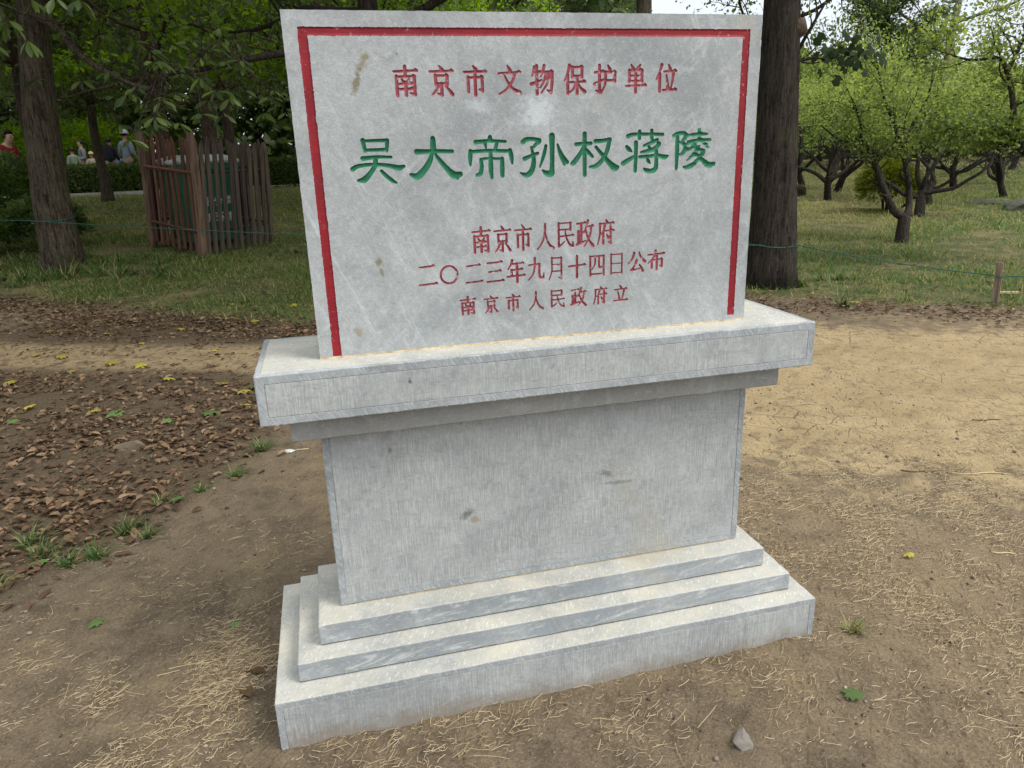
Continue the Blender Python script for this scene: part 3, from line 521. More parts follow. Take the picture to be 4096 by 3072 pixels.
T_OVAL = (np.array([(0, 0, 0), (-.17, .3, .05), (-.17, .68, .04), (0, 1, -.10), (.17, .68, .04), (.17, .3, .05), (0, .5, 0)], float), np.array([(0, 5, 6), (5, 4, 6), (4, 3, 6), (3, 2, 6), (2, 1, 6), (1, 0, 6)]))
T_MAPLE = (np.array([(0, 0, 0), (-.5, .2, -.03), (-.2, .42, .04), (-.42, .78, -.05), (0, .62, .03), (0, 1.05, -.08), (.42, .78, -.05), (.2, .42, .04), (.5, .2, -.03)], float), np.array([(0, 2, 1), (0, 4, 2), (2, 4, 3), (4, 5, 3), (4, 6, 5), (0, 7, 4), (7, 6, 4), (0, 8, 7)]))
_lo = [(0, 0, 0), (-.30, -.02, -.02), (-.26, .16, .02), (-.56, .30, -.05), (-.40, .44, .0), (-.44, .70, -.06), (-.20, .66, .02), (-.16, .84, .0), (0, 1.06, -.08), (.16, .84, .0), (.20, .66, .02), (.44, .70, -.06), (.40, .44, .0), (.56, .30, -.05), (.26, .16, .02), (.30, -.02, -.02), (0, .46, .05)]
T_LOBE = (np.array(_lo, float), np.array([(16, (i+1) % 16, i) for i in range(16)]))
T_BLADE = (np.array([(-.5, 0, 0), (.5, 0, 0), (-.32, .55, .12), (.32, .55, .12), (0, 1, .42)], float), np.array([(0, 1, 3), (0, 3, 2), (2, 3, 4)]))
def unit(a): return a/(np.linalg.norm(a, axis=-1, keepdims=True)+1e-9)
def scatter(pos, dr, nr, size, tpl, width=None):
    """leaf templates: y along dr, z along nr"""
    d = unit(dr); n = unit(nr-(nr*d).sum(-1, keepdims=True)*d); x = np.cross(d, n); s = np.asarray(size, float).reshape(-1, 1, 1)
    wv = s if width is None else np.asarray(width, float).reshape(-1, 1, 1)
    tv, tf = tpl
    V = pos[:, None, :]+wv*tv[None, :, 0:1]*x[:, None, :]+s*(tv[None, :, 1:2]*d[:, None, :]+tv[None, :, 2:3]*n[:, None, :])
    k = len(tv); F = (np.arange(len(pos))*k)[:, None, None]+tf[None]
    return V.reshape(-1, 3), F.reshape(-1, 3), k
# ------------------------------------------------------------------ fallen leaves
LF = {'dead': onemat('dead_leaf', (.120, .068, .038), .12, .6, .4), 'tan': onemat('pale_dead_leaf', (.205, .135, .076), .12, .6, .4), 'yellow': onemat('yellow_leaf', (.40, .35, .055), .3, .5, .35), 'green': onemat('green_leaf', (.120, .205, .060), .25, .5, .35)}
def dead_leaf(seed, L=1.0, maple=False):
    g = random.Random(seed); V = []; F = []; n = 6; cu = g.uniform(.15, .5); cw = g.uniform(.1, .45); tw = g.uniform(-.5, .5)
    for i in range(n+1):
        t = i/n; w = .205*math.sin(math.pi*min(1, t*.93+.05))**.8
        a = cu*math.sin(t*math.pi)*.5
        for s in (-1, 0, 1):
            z = a+cw*w*(abs(s))*1.0+.12*s*tw*(t-.5)
            V.append((s*w*L, (t-.5)*L, z*L*.42))
    for i in range(n):
        for s in (0, 1): k = i*3+s; F.append((k, k+1, k+4, k+3))
    V = np.array(V); V[:, 2] -= V[:, 2].min(); return V, F
def lm(kind, seed, maple=False):
    if maple:
        g = random.Random(seed); V = T_LOBE[0]*np.array([1, 1, g.uniform(.6, 1.6)])+np.array([0, -.5, 0]); V[:, 0] *= g.uniform(.8, 1.05); V[:, 2] -= V[:, 2].min(); return mesh('fallen_leaf', V, [tuple(f) for f in T_LOBE[1]], LF[kind])
    V, F = dead_leaf(seed, 1.0, maple); return mesh('fallen_leaf', V, F, LF[kind], smooth=True)
leafs = {k: [lm(k, 10*i+s, k in ('yellow', 'green')) for s in range(4)] for i, k in enumerate(LF)}
R = np.random.default_rng(11); rnd = random.Random(7)
def put_leaf(kind, x, y, size, label, group, tilt=.25, variant=None):
    me = leafs[kind][rnd.randrange(4) if variant is None else variant]
    o = put('fallen_leaf', me, None, (x, y, G_(x, y)+.004+.006*rnd.random()), (rnd.gauss(0, tilt), rnd.gauss(0, tilt), rnd.uniform(0, 6.28)), size, label, 'leaf', group); return o
def litter_w(x, y):
    t, g, d = zones(x, y); strip = np.exp(-((y-edge_y(x)+.15)/.5)**2)*np.where(x < .5, 1.0, .55)
    q = np.exp(-((x+1.75)**2+(y-2.0)**2)/.9)*.5+.5
    return np.maximum(np.maximum(d*q, strip), .10*g*(y < 8.5)*np.where(x < .5, 1, .35))*(1-.8*t)
NC = 230000; cand = np.column_stack([R.uniform(-5.5, 6.5, NC), R.uniform(.2, 9, NC)])
pn = np.array([noise.noise(Vector((a*2.2, b*2.2, 9))) for a, b in cand])
wgt = litter_w(cand[:, 0], cand[:, 1])*np.clip(.78+1.1*pn, .08, 1)
clear = (np.abs(cand[:, 0]) > .84) | (np.abs(cand[:, 1]) > .32)
cand = cand[(R.random(NC) < wgt*.66) & clear]
ordr = np.argsort(np.hypot(cand[:, 0]+.55, cand[:, 1]+1.94)); cand = cand[ordr]
for k, (x, y) in enumerate(cand[:290]):
    put_leaf('dead' if rnd.random() < .72 else 'tan', x, y, rnd.uniform(.034, .074), 'curled brown dead leaf in the litter on the dark soil left of the monument', 'brown leaves in the litter beside the monument', .2)
far = cand[290:34000]; nf = len(far)
mt_l = leafmat('leaf_litter', (.055, .032, .018), (.145, .086, .046), (.29, .20, .115), .1, .7)
pz = np.column_stack([far, GV(far[:, 0], far[:, 1])+.006+.012*R.random(nf)]); a_ = R.uniform(0, 6.28, nf)
dr = np.column_stack([np.cos(a_), np.sin(a_), R.normal(0, .25, nf)]); nr = np.column_stack([R.normal(0, .35, (nf, 2)), np.ones(nf)])
V_, F_, k_ = scatter(pz, dr, nr, R.uniform(.018, .065, nf), (T_OVAL[0]*np.array([1.2, 1, 1.8]), T_OVAL[1]))
put('leaf_litter', mesh('leaf_litter', V_, F_, mt_l, attr=np.repeat(R.beta(1.1, 1.5, nf), k_)), kind='stuff', label='brown fallen leaves strewn along the edge of the grass', cat='leaf litter')
ylw = [(-3.0, 4.75), (-2.75, 4.6), (-2.2, 4.85), (-1.55, 4.35), (-2.55, 4.1), (-2.3, 4.2), (-2.05, 4.05), (-1.35, 3.3), (-1.75, 3.55), (-1.95, 5.3), (-2.6, 5.4), (-3.2, 5.7), (-1.3, 5.4), (-1.6, 6.3), (-.95, 6.0), (-1.15, 2.75), (-3.35, 4.9), (-2.1, 2.95), (-1.2, 3.05), (-3.5, 5.35), (-2.9, 3.9), (-1.0, 3.6), (-2.55, 3.2)]
for x, y in ylw: put_leaf('yellow', x, y, rnd.uniform(.06, .105), 'yellow lobed leaf lying on the earth left of the monument', 'yellow fallen leaves left of the monument', .12)
grn = [(-1.95, 2.85), (-1.35, 2.65), (-2.55, 2.95), (-1.6, 2.6), (-1.78, .98), (-1.35, 1.42), (-2.9, 3.4), (-1.15, 3.15)]
for x, y in grn: put_leaf('green', x, y, rnd.uniform(.07, .115), 'green lobed leaf lying on the dark leafy soil', 'green fallen leaves left of the monument', .12)
o = put_leaf('green', .73, -.54, .060, 'single light green lobed leaf lying on bare earth at the near right of the base', None, .05, 1); o.rotation_euler[2] = .6
put_leaf('green', -.98, .33, .036, 'small green oval leaf near the straw left of the base', None, .05)
o = put_leaf('green', -1.45, .47, .052, 'dark green leaf sprig lying on bare earth left of the base', None, .05)
put_leaf('yellow', 1.42, .02, .04, 'small yellow leaf scrap on the straw right of the base', None, .05)
put_leaf('tan', 1.62, -.32, .07, 'crumpled tan dead leaf among straw right of the base', None, .2)
put_leaf('yellow', 4.3, 3.95, .11, 'yellow leaf at the grass edge right of the monument', None, .1)
put_leaf('dead', -.92, -.02, .09, 'brown dead leaf leaning against the left end of the base', None, .3)
put_leaf('dead', -.90, .06, .08, 'reddish dead leaf beside the left end of the base', None, .3)
# ------------------------------------------------------------------ dry straw
def straw_w(x, y):
    p = 1.0*np.exp(-((x+.98)**2/.05+(y-.06)**2/.10))+.75*np.exp(-((x+1.3)**2/.09+(y+.12)**2/.09))+.5*np.exp(-((x+.5)**2/.5+(y+.75)**2/.06))
    r = ss(.70, 1.25, x)*(1-ss(.35, .85, y-.12*x))*.85+ss(1.4, 2.2, x)*(1-ss(.1, .6, y))*.4
    ed = np.maximum(np.maximum(np.abs(x+.009)-.80, np.abs(y)-.285), 0)
    return np.clip(np.maximum(p, r)+.35*np.exp(-ed/.03)+.10*(y < 1.1)+.25*np.exp(-((y+.45)/.12)**2)*(np.abs(x) < .8), 0, 1)
ns = 460000; sx = R.uniform(-2.4, 3.2, ns); sy = R.uniform(-1.1, 1.6, ns)
pn = np.array([noise.noise(Vector((a*4.5, b*4.5, 2))) for a, b in zip(sx, sy)])
keep = (R.random(ns) < straw_w(sx, sy)*np.clip(.45+1.5*pn, .03, 1)*.42) & ((np.abs(sx+.01) > .81) | (np.abs(sy) > .29)); sx, sy = sx[keep], sy[keep]; ns = len(sx)
L_ = R.lognormal(-3.95, .6, ns).clip(.005, .12); a0 = R.normal(.5, .75, ns); cv = R.normal(0, .38, ns)
t3 = np.array([-.5, -.15, .2, .5]); hz = R.uniform(.003, .010, ns)
P3 = np.zeros((ns, 4, 3)); an = a0[:, None]+cv[:, None]*t3[None]
P3[..., 0] = sx[:, None]+L_[:, None]*t3*np.cos(an); P3[..., 1] = sy[:, None]+L_[:, None]*t3*np.sin(an)
P3[..., 2] = GV(P3[..., 0].ravel(), P3[..., 1].ravel()).reshape(ns, 4)+hz[:, None]+R.normal(0, .0015, (ns, 4))+(L_*.10*np.abs(R.normal(0, 1, ns)))[:, None]*np.abs(t3)*.5
wd = (R.uniform(.00025, .00065, ns))[:, None, None]; pr_ = np.stack([-np.sin(an), np.cos(an), 0*an], -1)
Vst = np.stack([P3-wd*pr_, P3+wd*pr_+np.array([0, 0, .0008])], 2).reshape(-1, 3); b8 = (np.arange(ns)*8)[:, None, None]
Fst = (b8+np.array([(0, 2, 3, 1), (2, 4, 5, 3), (4, 6, 7, 5)])[None]).reshape(-1, 4)
put('dry_straw', mesh('dry_straw', Vst, Fst, leafmat('straw', (.19, .14, .08), (.36, .275, .155), (.58, .48, .30), .1, .6), attr=np.repeat(R.random(ns), 8)), kind='stuff', label='dry straw and dead grass bits scattered over the bare earth', cat='straw')
# ------------------------------------------------------------------ pebbles, rocks, twigs
def rock_mesh(name, seed, sub=3, sq=(1, .8, .6), amp=.35, mat=None, cuts=7, dk=1.0):
    bm = bmesh.new(); bmesh.ops.create_icosphere(bm, subdivisions=sub, radius=1); g = random.Random(seed)
    pl = [(Vector((g.gauss(0, 1), g.gauss(0, 1), g.gauss(0, 1))).normalized(), g.uniform(.55, .85)) for _ in range(cuts)]
    for vt in bm.verts:
        p = vt.co.copy()
        for n, d in pl:
            k = p.dot(n)-d*dk
            if k > 0: p -= n*k
        p *= 1+amp*.25*noise.noise(p*2.3+Vector((seed, 0, 0))); vt.co = Vector((p.x*sq[0], p.y*sq[1], p.z*sq[2]))
    me = bpy.data.meshes.new(name); bm.to_mesh(me); bm.free(); me.materials.append(mat); return me
M_ROCK = plain('grey_rock', (.20, .18, .155), .85, .35, 30); M_BROWNROCK = plain('brown_rock', (.17, .13, .09), .9, .35, 25); M_DARKROCK = plain('mossy_rock', (.075, .078, .055), .9, .4, 8)
put('rock', rock_mesh('rock', 27, 4, (1.1, .95, .85), .6, M_ROCK, 14, .92), None, (.355, -.60, G_(.355, -.60)+.007), (.1, .2, .5), .036, 'angular grey rock on bare earth at the near right', 'rock')
put('rock', rock_mesh('rock', 9, 3, (1.1, .6, .62), .3, M_BROWNROCK, 7, .8), None, (-1.72, 2.19, .015), (0, .2, -.3), .085, 'flat brown stone half buried in dead leaves', 'rock')
put('rock', rock_mesh('rock', 14, 3, (1, .5, .22), .3, M_DARKROCK), None, (13.0, 10.77, H(13, 10.77)+.0), (0, 0, -.3), .55, 'long low grey rock in the orchard grass', 'rock')
put('rock', rock_mesh('rock', 15, 3, (1, .7, .42), .3, M_DARKROCK), None, (12.75, 9.75, H(12.75, 9.75)-.02), (0, 0, .3), .55, 'dark brown boulder at the right edge of the orchard grass', 'rock')
pv = []; pf = []; nb_ = 0
ico = rock_mesh('pebble_source', 3, 1, (1, .8, .6), .3, M_ROCK, 3); iv = np.array([q.co[:] for q in ico.vertices]); jf = np.array([q.vertices[:] for q in ico.polygons])
npb = 6500; ppx = R.uniform(-2.3, 2.8, npb); ppy = R.uniform(-1.1, 2.2, npb); ok = (np.abs(ppx) > .85) | (np.abs(ppy) > .33); ppx, ppy = ppx[ok], ppy[ok]; npb = len(ppx)
ps = R.lognormal(-6.05, .55, npb).clip(.0009, .012); pa = R.uniform(0, 6.28, npb); cs, sn = np.cos(pa)[:, None], np.sin(pa)[:, None]
PV = np.stack([ppx[:, None]+ps[:, None]*(iv[:, 0]*cs-iv[:, 1]*sn), ppy[:, None]+ps[:, None]*(iv[:, 0]*sn+iv[:, 1]*cs), GV(ppx, ppy)[:, None]+ps[:, None]*(iv[:, 2]+.35)], -1)
put('pebbles', mesh('pebbles', PV.reshape(-1, 3), ((np.arange(npb)*len(iv))[:, None, None]+jf[None]).reshape(-1, 3), leafmat('pebble', (.055, .042, .030), (.15, .118, .082), (.40, .35, .28), 0, .8), attr=np.repeat(R.beta(1.2, 2, npb), len(iv))), kind='stuff', label='small pebbles and soil crumbs scattered on bare earth', cat='pebbles')
M_TWIG = plain('twig_bark', (.13, .085, .05), .9, .3, 40); M_STRAWSTALK = plain('straw_stalk', (.60, .48, .26), .6, .2, 40)
for x, y, a, L, mt, lb in [(2.02, .62, -.55, .16, M_TWIG, 'short dark twig on the tan earth right of the base'), (2.25, .52, -.35, .26, M_STRAWSTALK, 'long pale straw stalk on the tan earth right of the base'), (2.85, 1.05, -.3, .16, M_TWIG, 'thin brown twig lying on the cracked tan earth'), (1.30, 1.15, .35, .1, M_TWIG, 'small crooked twig near the cornice end on tan earth'), (1.78, -.05, -.45, .08, M_STRAWSTALK, 'flat chip of pale bamboo among straw on the right')]:
    t = np.linspace(-.5, .5, 6); px_, py_ = x+L*t*math.cos(a), y+L*t*math.sin(a)+.06*L*np.sin(t*7); g = Geo(); g.tube(np.column_stack([px_-x, py_-y, [G_(p, q)-G_(x, y)+.004 for p, q in zip(px_, py_)]]), [.003]*5+[.0012], 5)
    put('twig', g.mesh('twig', [mt], True), None, (x, y, G_(x, y)), label=lb, cat='twig')
# ------------------------------------------------------------------ grass
M_GRASS = leafmat('meadow_grass', (.058, .108, .022), (.120, .200, .046), (.42, .36, .16), .35, .55)
def grass(name, n, xr, yr, label, dens, hh, dryf, seed, keepout=()):
    g = np.random.default_rng(seed); d = g.uniform(0, 1, n); x = g.uniform(*xr, n); y = g.uniform(*yr, n)
    dist = np.hypot(x+.55, y+1.94); pn = np.array([noise.noise(Vector((a*.8, b*.8, seed)))+.5*noise.noise(Vector((a*3.5, b*3.5, seed))) for a, b in zip(x, y)])
    k = d < np.clip(dens(x, y), 0, 1)*np.clip((9.0/dist)**1.0, .12, 1)*np.clip(.70+1.1*pn, .12, 1)
    x, y, pn, dist = x[k], y[k], pn[k], dist[k]; n = len(x)
    az = g.uniform(0, 6.28, n); lean = g.uniform(.15, 1.25, n); hgt = hh*g.lognormal(0, .42, n)*np.clip(1+.8*pn, .4, 2.2)
    dr = np.column_stack([np.cos(az)*lean, np.sin(az)*lean, np.ones(n)]); nr = np.column_stack([-np.cos(az), -np.sin(az), lean])
    nr = -nr
    wd = np.clip(.0035+.0006*dist, .004, .014)*g.uniform(.6, 1.3, n)
    V, F, kk = scatter(np.column_stack([x, y, GV(x, y)-.004]), dr, nr, hgt, T_BLADE, wd)
    dp = dryf(x, y); tint = np.where(g.random(n) < dp, g.uniform(.6, 1, n), g.uniform(0, .55, n))
    put(name, mesh(name, V, F, M_GRASS, attr=np.repeat(tint, kk)), kind='stuff', label=label, cat='grass')
lg = lambda x, y: ss(-.1, 1.0, y-edge_y(x))*(1-.75*np.exp(-((x+1.1)**2/.10+(y-12.2)**2/3.0)))
grass('grass', 620000, (-9.5, 1.5), (4.6, 22.5), 'short dim grass mixed with dead leaves behind the monument on the left', lg, .047, lambda x, y: .30+.25*ss(9, 14, y), 21)
grass('grass', 900000, (1.5, 24), (1.5, 26), 'patchy green and straw coloured grass under the orchard trees', lambda x, y: ss(-.1, .9, y-edge_y(x)), .065, lambda x, y: np.clip(.22+.85*np.exp(-((y-1.05*x-1.0)/2.6)**2)*ss(7, 9.5, y), 0, .9), 22)
def tuft(x, y, n, h, label, group, wid=.0035, seed=0, dry=.15):
    g = np.random.default_rng(seed+900); az = g.uniform(0, 6.28, n); lean = g.uniform(.1, 1.5, n); rr = .035*np.sqrt(g.random(n))*(h/.08)
    p = np.column_stack([rr*np.cos(az*1.7), rr*np.sin(az*1.7), np.full(n, -.004)])
    V, F, kk = scatter(p, np.column_stack([np.cos(az)*lean, np.sin(az)*lean, np.ones(n)]), np.column_stack([np.cos(az), np.sin(az), -lean]), h*g.uniform(.5, 1.2, n), T_BLADE, np.full(n, wid*2))
    put('grass_tuft', mesh('grass_tuft', V, F, M_GRASS2, attr=np.repeat(np.where(g.random(n) < dry, .9, g.uniform(.1, .6, n)), kk)), None, (x, y, G_(x, y)), label=label, cat='grass tuft', group=group)
M_GRASS2 = leafmat('tuft_grass', (.035, .075, .02), (.085, .165, .04), (.34, .30, .13), .3, .5)
for i, (x, y, n, h) in enumerate([(-1.86, 1.16, 90, .10), (-1.78, 1.05, 70, .09), (-1.50, 1.17, 90, .09), (-1.40, 1.10, 50, .07), (-1.56, .98, 60, .09), (-1.66, .94, 60, .08), (-1.88, .82, 80, .09), (-1.96, .90, 60, .08), (-1.10, 1.62, 60, .08), (-1.0, 1.95, 70, .10), (-1.42, 1.42, 40, .07), (-1.25, 1.5, 40, .06)]):
    tuft(x, y, n, h, 'small green grass tuft growing through dead leaves left of the base', 'grass tufts left of the base', .003, i)
tuft(.93, -.30, 70, .06, 'dry tangled weed tuft at the near right corner of the base', None, .002, 50, .75)
rl = random.Random(5)
for i in range(46):                                            # strap-leaved clumps round the foot of the old tree and the pen
    if i < 30: x, y = -4.1+rl.gauss(-.35, .85), 8.75+rl.gauss(0, .55)
    elif i < 38: x, y = -2.4+rl.gauss(0, .5), 9.2+rl.gauss(0, .2)
    else: x, y = rl.uniform(3.7, 5.2), 5.0+rl.gauss(0, .25)-(0 if rl.random() < .5 else .2)
    tuft(x, y, 40, rl.uniform(.14, .30) if i < 30 else rl.uniform(.10, .16), 'leafy green clump of strap shaped leaves at the foot of the trees' if i < 30 else ('low green weed clump below the wooden pen' if i < 38 else 'low green weed clump at the foot of the large dark trunk'), ['strap leaved clumps by the old tree', 'weeds by the wooden pen', 'weeds by the large trunk'][0 if i < 30 else (1 if i < 38 else 2)], .008, 100+i, .25)
# ------------------------------------------------------------------ trees
def bark(name, lo, hi, zs=7.0, sc=42.0, depth=.02):
    m, nt = new_mat(name); a = noi(nt, vec(nt, (sc, sc, zs)), 1.0, 5, .62, .7); b = noi(nt, vec(nt), 60, 4, .7)
    x_ = noi(nt, vec(nt, (sc*.5, sc*.5, 22)), 1.0, 5, .7, 1.2); a = mth(nt, 'ADD', mth(nt, 'MULTIPLY', a, .68), mth(nt, 'MULTIPLY', x_, .32))
    col = mixc(nt, mrange(nt, a, .40, .60), lo, hi); col = mixc(nt, mrange(nt, b, .58, .72, 0, .4), col, [min(1, q*1.5) for q in hi])
    pat = noi(nt, vec(nt), 2.2, 4); col = mixc(nt, mrange(nt, pat, .52, .68, 0, .45), col, (hi[0]*.75, hi[1]*.95, hi[2]*.6))
    finish(nt, col, .95, bump(nt, mth(nt, 'ADD', a, mth(nt, 'MULTIPLY', b, .25)), 1.0, depth), .15); return m
B_OLD = bark('old_tree_bark', (.022, .018, .013), (.135, .108, .075), 4.5, 38, .035); B_DARK = bark('dark_bark', (.012, .010, .009), (.066, .054, .043), 5, 44, .03)
B_WOOD = bark('woodland_bark', (.030, .023, .018), (.105, .075, .055), 6, 30); B_PLUM = bark('orchard_bark', (.014, .012, .010), (.066, .055, .046), 6, 50, .012); B_PALE = bark('pale_bark', (.14, .12, .10), (.34, .30, .25), 6, 30)
def branch(g, p, d, L, r0, r1, n, wob, up):
    pts = [np.array(p, float)]; d = np.array(d, float)
    for i in range(n):
        d = d+g.normal(0, wob, 3)+np.array([0, 0, up]); d /= np.linalg.norm(d); pts.append(pts[-1]+d*L/n)
    return np.array(pts), np.linspace(r0, r1, n+1)
def tree_meshes(name, seed, H_, r, limbs, h0, reach, elev, sub, leaves, lsize, tpl, lmat, bmat, sig=.22, droop=.2, prof=None, wob=.16, up=.05, trunk_pts=None, extra=(), lean=(0, 0), sides=10, zmin=None, rough=.05, flare=.35, twigs=2, clump=1.0, flat=.7, taper=.75, lr=.5, u0=.22):
    g = np.random.default_rng(seed); G = Geo(); anch = []; ad = []
    def arm(pts, rad, lvl):
        G.tube(pts, rad, [sides, 7, 5, 4][lvl], cap=lvl < 2, rough=[rough, .04, 0, 0][lvl], seed=seed+len(G.f) % 997)
    if trunk_pts is None:
        n = 14; t = np.linspace(0, 1, n); w = np.cumsum(g.normal(0, .02*H_/n*2, (n, 2)), 0); w -= w[0]
        tp = np.column_stack([w[:, 0]+lean[0]*t, w[:, 1]+lean[1]*t, t*H_-.05])
    else: tp = crom(trunk_pts, 3); t = np.linspace(0, 1, len(tp))
    tr = r*(1-taper*t)+r*flare*np.exp(-(tp[:, 2]-tp[0, 2])/.28)
    tp2 = crom(tp, 4) if trunk_pts is None else tp; tr2 = np.interp(np.linspace(0, 1, len(tp2)), t, tr); arm(tp2, tr2, 0)
    lst = []
    for i in range(limbs):
        q = h0+(0.97-h0)*((i+.5)/limbs)+g.normal(0, .02); q = min(.98, max(.05, q)); k = q*(len(tp)-1); a = int(k); p = tp[a]+(tp[min(a+1, len(tp)-1)]-tp[a])*(k-a)
        az = i*2.399+g.normal(0, .35); el = math.radians(elev[0]+(elev[1]-elev[0])*((q-h0)/(1-h0+1e-6))+g.normal(0, 7)); f = prof((q-h0)/(1-h0+1e-6)) if prof else 1.0
        L = reach*f*g.uniform(.75, 1.15); d = (math.cos(az)*math.cos(el), math.sin(az)*math.cos(el), math.sin(el))
        lst.append(branch(g, p, d, L, max(.012, np.interp(q, t, tr)*lr), .008, 8, wob, up)+(L,))
    for e in extra: lst.append((crom(e[0], 4), np.linspace(e[1], e[2], len(crom(e[0], 4))), e[3]))
    for pts, rad, L in lst:
        arm(crom(pts, 2) if len(pts) < 12 else pts, np.interp(np.linspace(0, 1, len(crom(pts, 2)) if len(pts) < 12 else len(pts)), np.linspace(0, 1, len(rad)), rad), 1)
        for j in range(sub):
            u = g.uniform(u0, 1.0); k = u*(len(pts)-1); a = min(int(k), len(pts)-2); p = pts[a]+(pts[a+1]-pts[a])*(k-a); b = unit(pts[a+1]-pts[a])
            d = b*.7+g.normal(0, .75, 3)+np.array([0, 0, up*3]); d /= np.linalg.norm(d); L2 = max(.25, L*.42*g.uniform(.5, 1.2))
            sp_, sr_ = branch(g, p, d, L2, max(.005, rad[a]*.5), .003, 5, wob*1.3, up); arm(sp_, sr_, 2)
            for m in range(twigs):
                k2 = g.integers(2, 6); d3 = unit(sp_[k2]-sp_[k2-1])+g.normal(0, .7, 3); tp3, tr3 = branch(g, sp_[k2], unit(d3), L2*.5, .004, .002, 3, wob, up); arm(tp3, tr3, 3); anch += list(tp3[1:]); ad += [tp3[-1]-tp3[0]]*3
            anch += list(sp_[2:]); ad += [sp_[-1]-sp_[0]]*4
    trunk = G.mesh(name+'_trunk', [bmat], True)
    anch = np.array(anch); ad = unit(np.array(ad)); at = g.beta(1.7, 1.7, len(anch))
    ctr = anch.mean(0); idx = g.integers(0, len(anch), leaves); off = g.normal(0, sig, (leaves, 3))*np.array([1, 1, flat]); p = anch[idx]+off
    if zmin is not None: kk = p[:, 2] > zmin+.38*np.array([noise.noise(Vector((q[0]*1.6, q[1]*1.6, seed))) for q in p]); p, idx = p[kk], idx[kk]
    m = len(p); dr = ad[idx]*.5+unit(p-ctr)*.35+g.normal(0, .6, (m, 3)); dr[:, 2] -= droop; nr = g.normal(0, .55, (m, 3)); nr[:, 2] += 1
    sz = lsize*g.lognormal(0, .22, m); V, F, k = scatter(p, dr, nr, sz, tpl)
    tint = np.clip(at[idx]*.75*clump+.12*(p[:, 2]-ctr[2])/max(.3, p[:, 2].std())*(clump > 1)+g.normal(.10, .11, m), 0, 1)  # orchard leaves tinted lighter toward the crown top, overhead light painted in
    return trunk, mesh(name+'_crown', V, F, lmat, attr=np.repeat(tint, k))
def plant(name, meshes, loc, label, cat='tree', group=None, rz=0, sc=1):
    e = empty(name, loc, label, cat, group, rz); e.scale = (sc,)*3; put('trunk', meshes[0], e); put('crown', meshes[1], e); return e
L_DARK = leafmat('woodland_leaf', (.042, .072, .016), (.090, .138, .030), (.160, .220, .048), .5)
L_FINE = leafmat('evergreen_leaf', (.048, .066, .032), (.095, .124, .052), (.155, .195, .080), .45)
L_MAPLE = leafmat('maple_leaf', (.072, .140, .016), (.135, .240, .024), (.230, .370, .042), .55)
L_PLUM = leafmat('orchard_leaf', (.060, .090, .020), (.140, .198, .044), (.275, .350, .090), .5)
L_BROAD = leafmat('broad_leaf', (.035, .062, .016), (.070, .115, .028), (.125, .185, .045), .4, .35)
L_BUSH = leafmat('bush_leaf', (.080, .115, .016), (.175, .215, .028), (.300, .320, .060), .42, .35)
L_FAR = leafmat('far_leaf', (.040, .066, .020), (.085, .130, .036), (.150, .210, .060), .45)
bell = lambda q: .55+.65*math.sin(math.pi*min(1, q*.8+.15))
cone = lambda q: 1.05-.8*q
# --- woodland on the left
wood_a = tree_meshes('woodland_tree', 31, 11.0, .26, 18, .28, 4.0, (2, 55), 7, 15000, .16, T_DIA, L_DARK, B_WOOD, .34, prof=bell, zmin=2.6)
wood_b = tree_meshes('woodland_tree', 32, 9.5, .20, 18, .27, 3.4, (0, 50), 7, 19000, .115, T_DIA, L_FINE, B_WOOD, .30, prof=bell, droop=.5, zmin=2.3)
wood_c = tree_meshes('cypress_tree', 33, 10.0, .16, 24, .24, 2.2, (5, 60), 6, 22000, .10, T_DIA, L_FINE, B_WOOD, .22, prof=cone, droop=-.3)
map_a = tree_meshes('maple_tree', 34, 7.5, .13, 16, .28, 3.0, (0, 50), 7, 11000, .10, T_MAPLE, L_MAPLE, B_WOOD, .26, prof=bell, zmin=2.7)
wl = {'a': (wood_a, 'woodland_tree', 'broad leaved woodland tree with a dark dense crown behind the hedge', 'broad leaved woodland trees behind the hedge'), 'b': (wood_b, 'woodland_tree', 'fine leaved evergreen woodland tree behind the hedge', 'fine leaved evergreen trees behind the hedge'), 'c': (wood_c, 'cypress_tree', 'narrow dark cypress tree standing in the woodland', 'cypress trees in the woodland'), 'm': (map_a, 'maple_tree', 'bright yellow green maple tree lit among the dark woodland', 'bright maple trees in the woodland')}
first = {}
